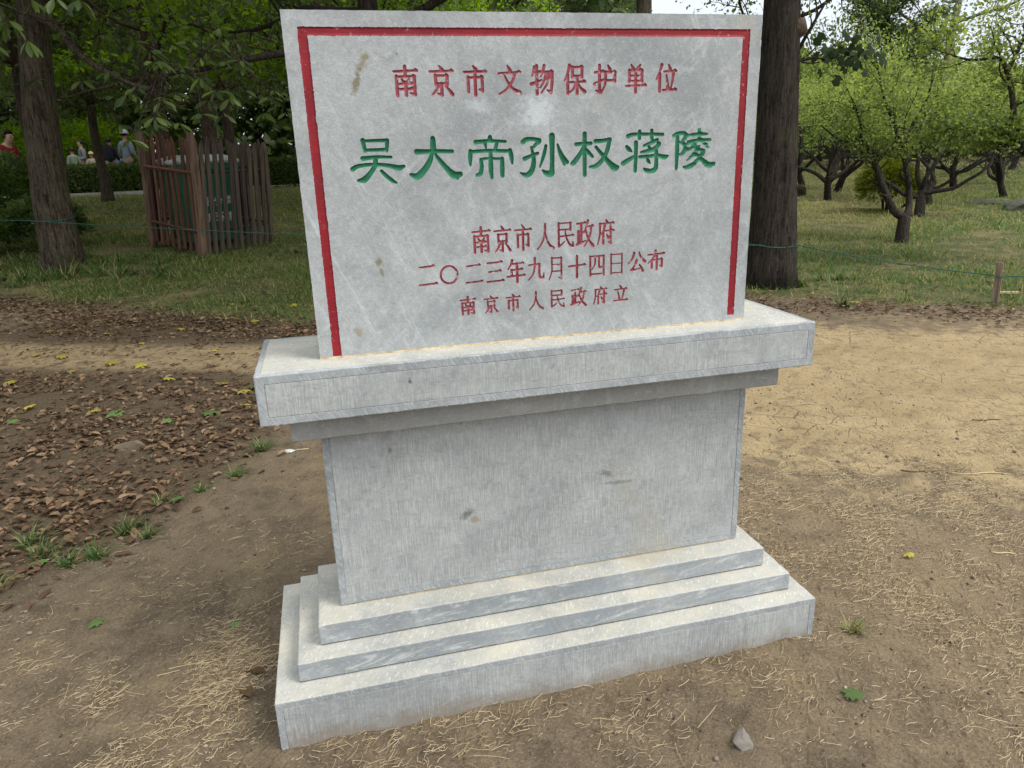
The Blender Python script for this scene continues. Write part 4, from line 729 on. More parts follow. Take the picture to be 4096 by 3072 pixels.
for kd_, x, y, rz, sc in [('a', -8.9, 13.6, .3, .95), ('b', -6.3, 16.2, 2.0, .95), ('m', -3.6, 14.8, .5, 1.0), ('b', .1, 16.4, 4.0, .9), ('m', .6, 13.2, 2.2, .8), ('c', -5.72, 18.8, 0, .8), ('a', -9.6, 19.5, 1.4, 1.0), ('c', -2.9, 21.5, 2, 1.0), ('b', -12.5, 24.8, 1, 1.15), ('a', -14.2, 30.5, 3.3, 1.25), ('a', -4.6, 31, 5.2, 1.2), ('b', -7.0, 35, .2, 1.3), ('a', .2, 25, 2.6, 1.1), ('b', 4.4, 27, 1.7, 1.0), ('m', -10.6, 36.5, 3.0, .8), ('a', 3.4, 33, .9, 1.1), ('b', 9.0, 36, 4.9, 1.0), ('a', -16, 33, 4, 1.3), ('c', 1.8, 19.5, 1, .9), ('c', 6.3, 24, 3, .8), ('b', 12.2, 41, 2.9, .95), ('m', 3.0, 17.2, 4.1, .75)]:
    ms, nm, lb, gp = wl[kd_]; z = H(x, y); own = {(-3.6, 14.8): 'bright yellow green maple tree in the gap above the wooden pen', (.6, 13.2): 'bright maple tree showing just above the left half of the tablet top', (-10.6, 36.5): 'bright maple tree farthest back behind the walkers', (3.0, 17.2): 'bright maple tree showing above the middle of the tablet top', (-5.72, 18.8): 'cypress tree whose dark trunk stands before the hedge and the walkers'}.get((x, y))
    if kd_ not in first: first[kd_] = plant(nm, ms, (x, y, z), own or lb, 'tree', gp, rz, sc)
    else: copy_tree(first[kd_], (x, y, z), rz, sc, own or lb)
# --- the two old trunks flanking the monument
old = tree_meshes('old_tree', 41, 10.5, .262, 9, .50, 4.2, (15, 55), 8, 14000, .14, T_DIA, L_BROAD, B_OLD, .35, zmin=3.9, trunk_pts=[(0, 0, -.08), (.02, 0, .9), (.10, .02, 2.0), (.24, .05, 3.3), (.32, .1, 4.6), (.15, .1, 7), (-.1, 0, 10.3)], sides=40, rough=.035, flare=.14,
    extra=[([(.22, 0, 3.2), (.55, -.25, 3.0), (.85, -.5, 2.62), (1.35, -.8, 2.30), (1.7, -1.0, 2.2)], .075, .012, .9)], prof=bell)
old_t = plant('old_tree', old, (-4.08, 9.36, H(-4.08, 9.36)), 'large old tree with ridged grey brown bark and a rope round its trunk', 'tree')
big = tree_meshes('old_tree', 43, 9.5, .255, 10, .50, 3.2, (15, 50), 8, 14000, .11, T_DIA, L_BROAD, B_DARK, .34, zmin=3.7, trunk_pts=[(0, 0, -.08), (-.02, 0, .8), (-.06, .02, 1.9), (-.09, .05, 3.2), (-.1, .1, 4.5), (0, .1, 7), (0, 0, 9.3)], sides=40, rough=.035, flare=.22,
    extra=[([(0, 0, 3.25), (.6, -.1, 3.3), (1.2, .1, 3.1), (1.75, .2, 2.75)], .03, .004, .75), ([(0, .1, 3.4), (.5, .5, 3.4), (1.3, .9, 3.15), (2.1, 1.2, 2.95)], .03, .004, .8)], prof=bell)
big_tree = plant('old_tree', big, (4.17, 5.13, 0), 'thick dark barked tree trunk close behind the right side of the tablet', 'tree')
g = Geo(); g.tube([(-.14, 0, -.05), (0, 0, 0), (.035, .0, .01)], [.12, .085, .065], 16, rough=.05); put('branch_scar', g.mesh('branch_scar', [plain('cut_wood', (.10, .07, .045), .9, .5, 30)], True), big_tree, (.10, -.06, 2.60), (0, 0, -.55), label='pale round scar of a sawn branch')
behind = tree_meshes('broadleaf_tree', 45, 9.0, .20, 12, .46, 3.8, (12, 50), 8, 13000, .14, T_OVAL, L_BROAD, B_DARK, .33, zmin=3.5, trunk_pts=[(-.08, 0, -.08), (-.05, 0, 1.5), (0, 0, 3), (.03, .05, 5), (0, 0, 8.8)], sides=18, prof=bell,
    extra=[([(0, 0, 2.72), (-.95, -.4, 2.60), (-1.55, -.65, 2.47), (-1.9, -.95, 2.36), (-2.2, -1.25, 2.28), (-2.4, -1.5, 2.1)], .05, .012, .8)])
bt = plant('broadleaf_tree', behind, (.25, 8.15, H(.25, 8.15)), 'dark broadleaf tree behind the tablet with a long branch reaching left', 'tree')
side = tree_meshes('broadleaf_tree', 46, 8.5, .22, 14, .50, 5.0, (8, 50), 9, 32000, .15, T_OVAL, L_BROAD, B_DARK, .36, prof=bell, zmin=3.6, extra=[([(0, 0, 3.1), (1.0, .1, 3.25), (1.9, .25, 3.05), (2.45, .35, 2.85)], .05, .012, .7)])
st_ = plant('broadleaf_tree', side, (-5.45, 5.75, 0), 'broadleaf tree at the left whose hanging leaves enter the top left corner', 'tree')
fork = tree_meshes('slim_tree', 47, 8.5, .13, 10, .52, 2.4, (20, 60), 6, 7000, .10, T_DIA, L_DARK, bark('slim_bark', (.06, .05, .04), (.17, .14, .11)), .3, prof=bell)
plant('slim_tree', fork, (3.75, 7.6, H(3.75, 7.6)), 'slim grey brown trunk showing between the tablet corner and the dark trunk', 'tree')
# individually visible leaves on the low branches
def big_leaf_mesh(name, tpl, mat_, fold=1.0):
    tv, tf = tpl; return mesh(name, tv*np.array([1, 1, fold]), [tuple(f) for f in tf], mat_, attr=np.full(len(tv), .5))
def obovate():
    V = []; F = []; n = 7
    for i in range(n+1):
        t = i/n; w = .155*math.sin(math.pi*t**1.35)**.75 if 0 < t < 1 else .004
        for s in (-1, 0, 1): V.append((s*w, t, .05*abs(s)*w*5-.16*t*t))
    for i in range(n):
        for s in (0, 1): k = 3*i+s; F.append((k, k+1, k+4, k+3))
    return np.array(V), F
ov, of = obovate(); 
def lvar(name, c): return mesh(name, ov, of, onemat(name+'_mat', c, .35, .35, .15), smooth=True)
OB = [lvar('leaf', (.085, .130, .030)), lvar('leaf', (.125, .165, .036)), lvar('leaf', (.055, .090, .030))]
def orient(o, d, n, s):
    d = Vector(d).normalized(); n = Vector(n); n = (n-d*n.dot(d)).normalized(); x = d.cross(n)
    M_ = Matrix((x, d, n)).transposed().to_4x4(); o.rotation_euler = M_.to_euler(); o.scale = (s, s, s)
rw = random.Random(21)
def whorl(tree, c, stem_from, nl, s, droop=.35):
    base = Vector(tree.location); c = Vector(c)-base; f = Vector(stem_from)-base
    g = Geo(); mid = (f+c)/2+Vector((rw.gauss(0, .04), rw.gauss(0, .04), .04)); g.tube(crom([f, mid, c], 4), np.linspace(.007, .003, 9), 5); put('twig', g.mesh('twig', [B_WOOD], True), tree)
    for i in range(nl):
        a = i*2.399+rw.gauss(0, .3); e = rw.uniform(-.25, .5); d = Vector((math.cos(a)*math.cos(e), math.sin(a)*math.cos(e), math.sin(e)-droop-rw.uniform(0, .5)))
        o = put('leaf', OB[rw.choice((0, 0, 1, 2))], tree, c+d*.01); orient(o, d, Vector((rw.gauss(0, .6), rw.gauss(-.35, .5), 1)), s*rw.uniform(.75, 1.2))
BR = crom([(-.85, 7.7, 2.84), (-1.3, 7.5, 2.77), (-1.65, 7.2, 2.66), (-1.95, 6.9, 2.5), (-2.15, 6.65, 2.35)], 12)
BO = crom([(-3.3, 9.0, 3.0), (-2.9, 8.7, 2.72), (-2.5, 8.45, 2.42), (-2.3, 8.35, 2.36)], 10)
for i in range(48):
    b = BR[rw.randrange(len(BR))]; c = (b[0]+rw.gauss(.02, .22), b[1]+rw.gauss(-.1, .22), b[2]+rw.uniform(-.78, .28)); whorl(bt, c, b, 6, .155)
for i in range(14):
    b = BO[rw.randrange(len(BO))]; whorl(old_t, (b[0]+rw.gauss(-.05, .22), b[1]+rw.gauss(-.15, .2), b[2]+rw.uniform(-.65, .2)), b, 6, .155)
for c in [(-3.05, 6.0, 2.75), (-2.88, 6.15, 2.95), (-3.2, 6.1, 2.9), (-2.95, 6.05, 2.6), (-2.7, 6.2, 2.98), (-3.3, 6.2, 2.6), (-2.55, 6.4, 3.0)]: whorl(st_, c, (-3.3, 6.05, 3.0), 6, .17, .9)
# dark lobed leaf spray beside the big trunk
LOB = [mesh('leaf', T_MAPLE[0], [tuple(f) for f in T_MAPLE[1]], onemat('lobed_leaf', (.024, .044, .013), .25, .8, .2))]
sp0 = Vector((4.36, 5.1, 2.30)); tw = [sp0, Vector((4.62, 4.95, 2.30)), Vector((4.85, 4.85, 2.33)), Vector((5.0, 4.78, 2.30))]
g = Geo(); g.tube(crom([q-Vector((4.17, 5.13, 0)) for q in tw], 4), np.linspace(.008, .003, 13), 6); put('twig', g.mesh('twig', [B_DARK], True), big_tree)
for i in range(40):
    t = rw.random(); c = sp0.lerp(tw[3], t)+Vector((rw.gauss(0, .06), rw.gauss(0, .07), rw.gauss(.02, .085)))-Vector((4.17, 5.13, 0))
    o = put('leaf', LOB[0], big_tree, c); a = rw.uniform(0, 6.28); orient(o, (math.cos(a)*.8, math.sin(a)*.5, rw.gauss(-.5, .5)), (rw.gauss(0, .4), -1+rw.gauss(0, .3), .5), rw.uniform(.085, .135))
# --- plum orchard on the right
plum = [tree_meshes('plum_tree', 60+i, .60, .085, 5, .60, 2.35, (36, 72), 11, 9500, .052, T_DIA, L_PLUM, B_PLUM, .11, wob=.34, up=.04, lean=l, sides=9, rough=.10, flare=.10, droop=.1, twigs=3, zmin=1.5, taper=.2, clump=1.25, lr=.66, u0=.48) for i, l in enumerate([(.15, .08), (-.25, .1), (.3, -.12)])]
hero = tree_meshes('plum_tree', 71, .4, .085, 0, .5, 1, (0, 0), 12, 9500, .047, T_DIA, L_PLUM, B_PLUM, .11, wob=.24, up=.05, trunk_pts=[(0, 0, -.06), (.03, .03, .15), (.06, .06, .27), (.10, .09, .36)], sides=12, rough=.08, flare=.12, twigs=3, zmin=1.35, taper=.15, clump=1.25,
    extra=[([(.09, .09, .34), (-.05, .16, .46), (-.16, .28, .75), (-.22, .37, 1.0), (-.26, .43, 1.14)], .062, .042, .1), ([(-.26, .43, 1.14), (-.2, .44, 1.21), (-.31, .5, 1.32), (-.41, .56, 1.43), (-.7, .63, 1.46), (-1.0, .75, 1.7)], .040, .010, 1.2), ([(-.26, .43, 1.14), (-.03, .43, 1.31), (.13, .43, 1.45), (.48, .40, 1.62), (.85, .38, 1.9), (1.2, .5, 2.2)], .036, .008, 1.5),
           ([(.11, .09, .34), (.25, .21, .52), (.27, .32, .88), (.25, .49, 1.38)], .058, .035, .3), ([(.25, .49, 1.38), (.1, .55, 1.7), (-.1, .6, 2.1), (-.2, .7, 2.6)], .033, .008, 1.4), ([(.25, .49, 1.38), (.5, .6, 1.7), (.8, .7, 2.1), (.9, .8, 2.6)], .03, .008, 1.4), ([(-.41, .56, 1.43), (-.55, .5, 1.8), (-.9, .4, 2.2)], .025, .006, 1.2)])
plant('plum_tree', hero, (7.71, 7.23, H(7.71, 7.23)), 'nearest orchard tree with a dark trunk forking low into two crooked limbs', 'tree')
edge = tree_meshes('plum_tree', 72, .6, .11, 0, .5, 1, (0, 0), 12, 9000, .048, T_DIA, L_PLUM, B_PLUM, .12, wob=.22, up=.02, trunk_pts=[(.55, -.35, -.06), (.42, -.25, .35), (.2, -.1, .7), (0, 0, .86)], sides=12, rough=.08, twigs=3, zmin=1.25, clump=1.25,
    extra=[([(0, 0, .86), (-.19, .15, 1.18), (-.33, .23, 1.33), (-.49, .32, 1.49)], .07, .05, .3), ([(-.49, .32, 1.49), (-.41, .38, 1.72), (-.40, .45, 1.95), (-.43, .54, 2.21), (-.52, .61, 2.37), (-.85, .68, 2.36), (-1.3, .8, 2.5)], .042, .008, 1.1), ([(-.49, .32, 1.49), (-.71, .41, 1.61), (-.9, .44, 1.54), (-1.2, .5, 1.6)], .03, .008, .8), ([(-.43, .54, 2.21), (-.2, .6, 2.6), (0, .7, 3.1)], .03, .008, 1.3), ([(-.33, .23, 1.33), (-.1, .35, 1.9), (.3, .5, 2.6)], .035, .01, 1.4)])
plant('plum_tree', edge, (7.88, 5.08, H(7.88, 5.08)), 'orchard tree at the right edge with a dark zigzag limb rising over the grass', 'tree')
pl0 = None
for i, (x, y, v_, rz, sc) in enumerate([(10.1, 9.52, 0, .4, .95), (10.74, 12.99, 1, 1.2, 1.0), (14.3, 11.63, 2, 3.6, .95), (12.55, 16.5, 0, 2.2, 1.1), (12.1, 14.47, 2, 5.0, 1.0), (13.7, 14.3, 1, .2, 1.05), (15.4, 14.2, 0, 3.0, 1.0), (17.0, 14.3, 1, 4.4, 1.1), (15.2, 17.3, 2, 1.0, 1.15), (18, 19, 0, 5.4, 1.15), (20, 23, 1, 2.6, 1.2), (22, 18.6, 2, .7, 1.2), (16.5, 20.6, 1, 3.9, 1.2), (24, 24.5, 0, 1.9, 1.25), (19.6, 16.8, 2, 2.9, 1.1), (16.2, 25.5, 0, .5, 1.25), (21.5, 28, 2, 4.2, 1.3), (11.9, 11.2, 2, 1.7, .72), (27, 22.5, 1, 3.3, 1.3)]):
    lb = {0: 'orchard tree behind the round bush, with a pale sawn limb end', 1: 'orchard tree right of the dark trunk with a leaning lower limb', 2: 'leaning orchard tree by the rocks at the right', 17: 'small thin orchard tree leaning right beside the bush'}.get(i, 'dark stemmed orchard tree farther back among the others'); gp = None if i in (0, 1, 2, 17) else 'orchard trees farther back'
    plant('plum_tree', plum[v_], (x, y, H(x, y)), lb, 'tree', gp, rz, sc)
# --- beyond the orchard
wil = tree_meshes('cypress_tree', 81, 7.0, .15, 26, .2, 1.9, (20, 65), 7, 26000, .11, T_DIA, L_FAR, B_DARK, .2, prof=bell, droop=.5)
plant('cypress_tree', wil, (19.5, 22.2, H(19.5, 22.2)), 'grey green feathery tree rising behind the orchard against the sky', 'tree')
L_SPARSE = leafmat('sparse_leaf', (.11, .12, .05), (.19, .20, .08), (.30, .28, .15), .4)
bare = tree_meshes('locust_tree', 82, 11.5, .17, 15, .34, 6.2, (5, 50), 7, 3200, .12, T_DIA, L_SPARSE, B_PALE, .2, prof=bell, wob=.12)
bare_t = plant('locust_tree', bare, (21.5, 21.5, H(21.5, 21.5)), 'tall sparse tree with pale bare branches at the upper right', 'tree')
hang = tree_meshes('willow_tree', 83, 7.0, .11, 16, .30, 1.7, (-8, 35), 9, 9000, .055, T_DIA, L_DARK, B_DARK, .16, prof=bell, droop=.5, zmin=2.5)
plant('willow_tree', hang, (6.55, 8.8, H(6.55, 8.8)), 'slender tree behind the dark trunk with small leaves against the sky', 'tree', None, 2.2)
def bush(name, loc, rx, rz_, n, size, tpl, mat_, label, cat, seed, stems=9):
    g = np.random.default_rng(seed); u = unit(g.normal(size=(n, 3))); u[:, 2] = np.abs(u[:, 2])*1.0-.25*(g.random(n) < .3); rr = g.uniform(.55, 1.0, n)**.6*(1+.18*np.array([noise.noise(Vector(q*2.3)+Vector((seed, 0, 0))) for q in u]))
    p = u*rr[:, None]*np.array([rx, rx, rz_*.62])+np.array([0, 0, rz_*.42]); dr = u+g.normal(0, .5, (n, 3)); nr = g.normal(0, .6, (n, 3)); nr[:, 2] += 1; V, F, k = scatter(p, dr, nr, size*g.lognormal(0, .2, n), tpl)
    e = empty(name, loc, label, cat); cl = np.array([noise.noise(Vector(q*3.1)+Vector((0, seed, 0))) for q in p/rx]); put('foliage', mesh('foliage', V, F, mat_, attr=np.repeat(np.clip(.5+.5*cl+g.normal(0, .14, n), 0, 1), k)), e)
    G = Geo()
    for i in range(stems):
        a = i*2.4; G.tube([(0.04*math.cos(a), .04*math.sin(a), -.04), (.18*rx*math.cos(a), .18*rx*math.sin(a), rz_*.3), (.6*rx*math.cos(a), .6*rx*math.sin(a), rz_*.75)], [.014, .010, .004], 5)
    put('stem', G.mesh('stem', [B_PLUM], True), e); return e
bush('round_bush', (10.2, 10.5, H(10.2, 10.5)), .55, .95, 3400, .10, T_OVAL, L_BUSH, 'round yellow green bush under the orchard trees', 'bush', 3)
bush('evergreen_shrub', (-6.0, 12.6, H(-6, 12.6)), 1.05, 1.35, 9000, .085, T_OVAL, L_BROAD, 'dense evergreen shrub at the left edge beyond the old tree', 'shrub', 4)
bush('evergreen_shrub', (-4.85, 11.3, H(-4.85, 11.3)), .62, .75, 3600, .08, T_OVAL, L_BROAD, 'low dark evergreen shrub just left of the old trunk', 'shrub', 5)
bush('evergreen_shrub', (-5.7, 10.6, H(-5.7, 10.6)), .7, .7, 3600, .08, T_OVAL, L_BROAD, 'low dark evergreen shrub at the left edge above the rope', 'shrub', 6)
bush('light_shrub', (-9.6, 33, H(-9.6, 33)), 2.4, 2.6, 7000, .15, T_DIA, L_MAPLE, 'bright green shrub in the open behind the walkers', 'shrub', 8)
bush('light_shrub', (-12.6, 34, H(-12.6, 34)), 2.2, 2.4, 6000, .15, T_DIA, L_MAPLE, 'bright green shrub left of the open space behind the walkers', 'shrub', 9)
# clipped hedge
def hedge(x0, x1, y, hgt, dep, n, label):
    g = np.random.default_rng(77); x = g.uniform(x0, x1, n); s = g.random(n); f = g.random(n)
    yy = np.where(f < .62, y-dep/2+g.normal(0, .035, n), y+g.uniform(-dep/2, dep/2, n)); zz = np.where(f < .62, hgt*g.random(n)**.85, hgt+g.normal(0, .025, n)); zz = np.where((f < .62) & (g.random(n) > zz/hgt+.45), zz+.2, zz)
    p = np.column_stack([x-(x0+x1)/2, yy-y, zz]); nr = np.column_stack([g.normal(0, .5, n), -np.where(f < .62, 1, .2)+g.normal(0, .5, n), g.normal(.5, .5, n)]); dr = g.normal(0, 1, (n, 3)); V, F, k = scatter(p, dr, nr, .065*g.lognormal(0, .2, n), T_DIA)
    e = empty('clipped_hedge', ((x0+x1)/2, y, H((x0+x1)/2, y)-.02), label, 'hedge'); put('foliage', mesh('foliage', V, F, L_DARK, attr=np.repeat(np.clip(g.normal(.4, .2, n), 0, 1), k)), e)
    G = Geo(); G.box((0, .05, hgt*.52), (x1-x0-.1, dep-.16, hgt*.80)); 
    for q in np.arange(x0+.2, x1, .28): G.tube([(q-(x0+x1)/2, -dep/2+.1, -.05), (q-(x0+x1)/2+g.normal(0, .06), -dep/2+.06, hgt*.5)], [.014, .008], 5)
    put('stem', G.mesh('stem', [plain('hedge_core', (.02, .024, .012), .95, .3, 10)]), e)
bush('wild_shrub', (17.5, 26.5, H(17.5, 26.5)), 2.2, 1.3, 3500, .12, T_DIA, L_MAPLE, 'low light green shrub far back between the orchard trunks', 'shrub', 12)
bush('wild_shrub', (21.5, 25.5, H(21.5, 25.5)), 2.4, 1.5, 3500, .12, T_DIA, L_BROAD, 'low darker green shrub far back under the orchard crowns', 'shrub', 13)
bush('wild_shrub', (26.5, 25.0, H(26.5, 25)), 2.6, 1.5, 3500, .12, T_DIA, L_MAPLE, 'low bright shrub far back at the right edge of the orchard', 'shrub', 14)
hedge(-11, -.6, 22.95, .86, .8, 26000, 'long clipped dark hedge between the lawn and the path')
# far-off wood closing the view
def wood_band(name, a0, a1, r0, r1, hmin, hmax, n, size, label, seed, mat_):
    g = np.random.default_rng(seed); a = np.radians(g.uniform(a0, a1, n)); r = g.uniform(r0, r1, n); hm = np.array([.55+.6*noise.noise(Vector((q*9, seed, 0)))+.25*noise.noise(Vector((q*31, seed, 2))) for q in a]); hm = hmin+(hmax-hmin)*np.clip(hm, 0, 1)
    p = np.column_stack([-.55+r*np.sin(a), -1.94+r*np.cos(a), np.zeros(n)]); p[:, 2] = H0(p[:, 0], p[:, 1])+hm*g.random(n)**.8
    cl = np.array([noise.noise(Vector(q*.55)) for q in p]); kp = cl > -.28-.3*g.random(n); p, cl = p[kp], cl[kp]; n = len(p)
    nr = g.normal(0, .6, (n, 3)); nr[:, 2] += .8; nr[:, 1] -= .5; V, F, k = scatter(p, g.normal(0, 1, (n, 3)), nr, size*g.lognormal(0, .25, n), T_DIA)
    put(name, mesh(name, V, F, mat_, attr=np.repeat(np.clip(.45+.55*cl+g.normal(0, .13, n), 0, 1), k)), kind='stuff', label=label, cat='woodland')
wood_band('distant_wood', -62, 24, 44, 60, 9, 17, 120000, .55, 'tall dim mass of distant woodland closing the view on the left', 5, L_FAR)
wood_band('distant_wood', 22, 85, 40, 54, 2.5, 5.2, 75000, .40, 'low pale green band of distant trees beyond the orchard', 6, L_PLUM)
# ------------------------------------------------------------------ wooden pen round the bin
def wood(name, lo, hi):
    m, nt = new_mat(name); a = noi(nt, vec(nt, (40, 40, 3)), 1.0, 5, .6, .6); oi = N(nt, 'ObjectInfo').outputs['Random']
    col = mixc(nt, mrange(nt, a, .35, .65), lo, hi); col = N(nt, 'HueSaturation', {'Hue': .5, 'Saturation': 1.0, 'Value': mrange(nt, oi, 0, 1, .7, 1.3), 'Fac': 1.0, 'Color': col}).outputs[0]
    finish(nt, col, .85, bump(nt, a, .6, .004), .2); return m
W_RED = wood('reddish_plank', (.075, .034, .023), (.200, .095, .062)); W_GREY = wood('weathered_plank', (.048, .036, .028), (.125, .094, .070)); W_POST = wood('post_wood', (.080, .050, .034), (.22, .145, .098))
def slat_mesh(h, w, t, mt, seed):
    g = random.Random(seed); b = g.uniform(-.006, .006); V = []; pt = .06
    for z, dx, s in ((0, 0, 1), (h*.35, b, 1), (h*.7, -b, 1), (h-pt, b*.5, 1), (h, b*.5+g.uniform(-.01, .01), .12)):
        for a, c in ((-1, -1), (1, -1), (1, 1), (-1, 1)): V.append((dx+a*w/2*s, c*t/2, z))
    F = [(3, 2, 1, 0)]
    for i in range(4):
        for k in range(4): F.append((4*i+k, 4*i+(k+1) % 4, 4*i+4+(k+1) % 4, 4*i+4+k))
    F.append((16, 17, 18, 19)); return mesh('slat', V, F, mt)
P0 = Vector((-2.30, 9.52, 0)); PL = Vector((-3.20, 10.75, 0)); PR = Vector((-1.40, 10.50, 0)); PB = PL+PR-P0
pen = empty('slatted_wooden_pen', (P0.x, P0.y, H(P0.x, P0.y)), 'weathered slatted wooden pen enclosing a green waste bin', 'fence'); pen.rotation_euler = (0, .055, 0); pb = Vector(pen.location)
SR = [slat_mesh(1.0, .072, .022, W_RED, i) for i in range(4)]; SG = [slat_mesh(1.0, .068, .022, W_GREY, 9+i) for i in range(4)]
rs = random.Random(3)
def panel(a, b, n, meshes, rail_m, hgt, z0=.04):
    d = (b-a); yaw = math.atan2(d.y, d.x); L = d.length
    for i in range(n):
        t = (i+.9)/(n+.8); p = a+d*t; z = H(p.x, p.y)
        o = put('slat', meshes[rs.randrange(4)], pen, Vector((p.x, p.y, z+z0+rs.uniform(-.02, .02)))-pb, (rs.gauss(0, .008), rs.gauss(.008, .012), yaw), (1, 1, hgt*rs.uniform(.965, 1.02)))
    for zz in (.36, 1.18):
        G = Geo(); off = Vector((-d.y, d.x, 0)).normalized()*.024; G.tube([Vector((a.x, a.y, H(a.x, a.y)+zz))+off-pb, Vector((b.x, b.y, H(b.x, b.y)+zz))+off-pb], .024, 4); put('rail', G.mesh('rail', [rail_m]), pen)
def post(p, r, h, mt):
    G = Geo(); z = H(p.x, p.y); G.tube(crom([(p.x-pb.x, p.y-pb.y, z-.1-pb.z), (p.x-pb.x+.01, p.y-pb.y, z+h*.5-pb.z), (p.x-pb.x-.015, p.y-pb.y+.01, z+h-pb.z)], 4), [r*1.05]*5+[r]*3+[r*.8], 10, rough=.05, seed=4); put('post', G.mesh('post', [mt], True), pen)
panel(P0, PL, 8, SR, W_RED, 1.60); panel(P0, PR, 10, SG, W_GREY, 1.56); panel(PR, PB, 9, SG, W_GREY, 1.56); panel(PL, PB, 9, SG, W_GREY, 1.55)
post(P0, .062, 1.72, W_POST); post(PL, .062, 1.68, W_POST); post(PR, .04, 1.58, W_GREY); post(PB, .05, 1.6, W_GREY)
# --- green bin
M_BIN = plain('green_bin_plastic', (.014, .150, .075), .4, .15, 6, .45); M_LID = plain('pale_bin_lid', (.42, .43, .40), .6, .15, 10); M_WHEEL = plain('bin_wheel', (.03, .03, .03), .6); M_PRINT = plain('white_print', (.75, .77, .74), .6, .08)
bc = Vector((-2.34, 10.58, H(-2.34, 10.58))); yawb = .52
binr = empty('waste_bin', bc, 'large green wheeled waste bin with white lettering inside the wooden pen', 'bin', None, yawb)
def rrect(w, d, r, n=5):
    o = []
    for cx, cy, a0 in ((w/2-r, d/2-r, 0), (-w/2+r, d/2-r, 90), (-w/2+r, -d/2+r, 180), (w/2-r, -d/2+r, 270)):
        for i in range(n+1): a = math.radians(a0+90*i/n); o.append((cx+r*math.cos(a), cy+r*math.sin(a)))
    return o
def loft(rings):
    V = []; F = []; n = len(rings[0][0])
    for ring, z in rings: V += [(x, y, z) for x, y in ring]
    for i in range(len(rings)-1):
        for k in range(n): F.append((i*n+k, i*n+(k+1) % n, (i+1)*n+(k+1) % n, (i+1)*n+k))
    F.append(tuple(range(n-1, -1, -1))); F.append(tuple((len(rings)-1)*n+k for k in range(n))); return V, F
V, F = loft([(rrect(.78, .66, .10), .10), (rrect(.82, .70, .12), .3), (rrect(.94, .80, .12), 1.14), (rrect(1.0, .86, .12), 1.16), (rrect(1.0, .86, .12), 1.24)]); put('body', mesh('bin_body', V, F, M_BIN), binr)
V, F = loft([(rrect(1.03, .89, .13), 1.243), (rrect(1.05, .91, .14), 1.275), (rrect(1.0, .86, .14), 1.31), (rrect(.7, .56, .14), 1.37)]); put('lid', mesh('bin_lid', V, F, M_LID), binr)
for sx in (-1, 1):
    G = Geo(); G.tube([(sx*.3-.03, .2, .09), (sx*.3+.03, .2, .09)], .09, 16); w_ = put('wheel', G.mesh('wheel', [M_WHEEL]), binr)
    G = Geo(); G.tube([(sx*.3-.03, -.2, .09), (sx*.3+.03, -.2, .09)], .09, 16); put('wheel', G.mesh('wheel', [M_WHEEL]), binr)
def glyph_geo(ch, w, h, k):
    G = Geo()
    for s in GL2[ch].split(';'):
        p = crom(np.array([float(q) for q in s.split(',')]).reshape(-1, 2), 2); p = np.column_stack([(p[:, 0]/100-.5)*w, (.5-p[:, 1]/100)*h])
        for a, b in zip(p[:-1], p[1:]):
            d = b-a; L = np.linalg.norm(d)+1e-9; n = np.array([-d[1], d[0]])/L*k; a2, b2 = a-d/L*k*.6, b+d/L*k*.6
            G.add([(q[0], z, q[1]) for z in (0, .003) for q in (a2-n, b2-n, b2+n, a2+n)], [(0, 1, 2, 3), (7, 6, 5, 4), (0, 4, 5, 1), (1, 5, 6, 2), (2, 6, 7, 3), (3, 7, 4, 0)])
    return G
GL2 = {'垃': '4,34,40,32;22,8,22,80;2,86,42,74;66,4,72,16;48,26,96,26;58,38,64,74;88,36,78,84;44,90,98,90', '圾': '4,34,40,32;22,8,22,80;2,86,42,74;46,14,80,14,76,42,96,42,84,72,46,96;56,14,54,60,38,96;58,44,74,76,98,96', '分': '38,6,26,32,4,54;60,6,72,30,96,50;22,54,78,54,72,94,60,88;46,54,40,78,16,96', '类': '28,6,36,20;72,6,62,20;6,28,94,28;50,4,50,52;46,30,28,46,8,52;54,30,74,44,92,50;8,66,94,66;50,52,48,76,10,98;54,68,74,86,96,96',
       '保': '26,4,16,30,4,50;17,32,17,98;40,10,84,10,84,40,40,40,40,10;30,56,98,56;62,40,62,98;58,58,46,78,30,92;66,58,80,78,98,90', '护': '4,28,42,26;24,4,24,92,12,88;2,64,44,50;62,4,70,16;52,24,94,24,94,54,52,54;52,24,50,66,34,96', '环': '4,16,40,16;6,48,38,48;22,16,22,82;2,88,42,78;46,14,98,14;74,14,66,44,44,70;72,40,72,98;78,46,96,70', '境': '2,34,34,32;18,8,18,80;0,86,36,74;66,2,66,12;44,16,94,16;54,22,58,32;84,22,78,32;38,36,98,36;48,46,90,46,90,68,48,68,48,46;48,57,90,57;60,68,54,86,36,98;76,68,76,94,96,94,97,80'}
for row, (txt, zc) in enumerate((('垃圾分类', .70), ('保护环境', .46))):
    for i, ch in enumerate(txt):
        sl_ = (.66-.0)/1.0; yb_ = -(.35+.05*(zc-.3)/.84)-.007
        o = put('lettering', glyph_geo(ch, .125, .15, .009).mesh('lettering', [M_PRINT]), binr, ((i-1.5)*.165, yb_, zc), (-.06, 0, 0), label='white printed character '+ch)
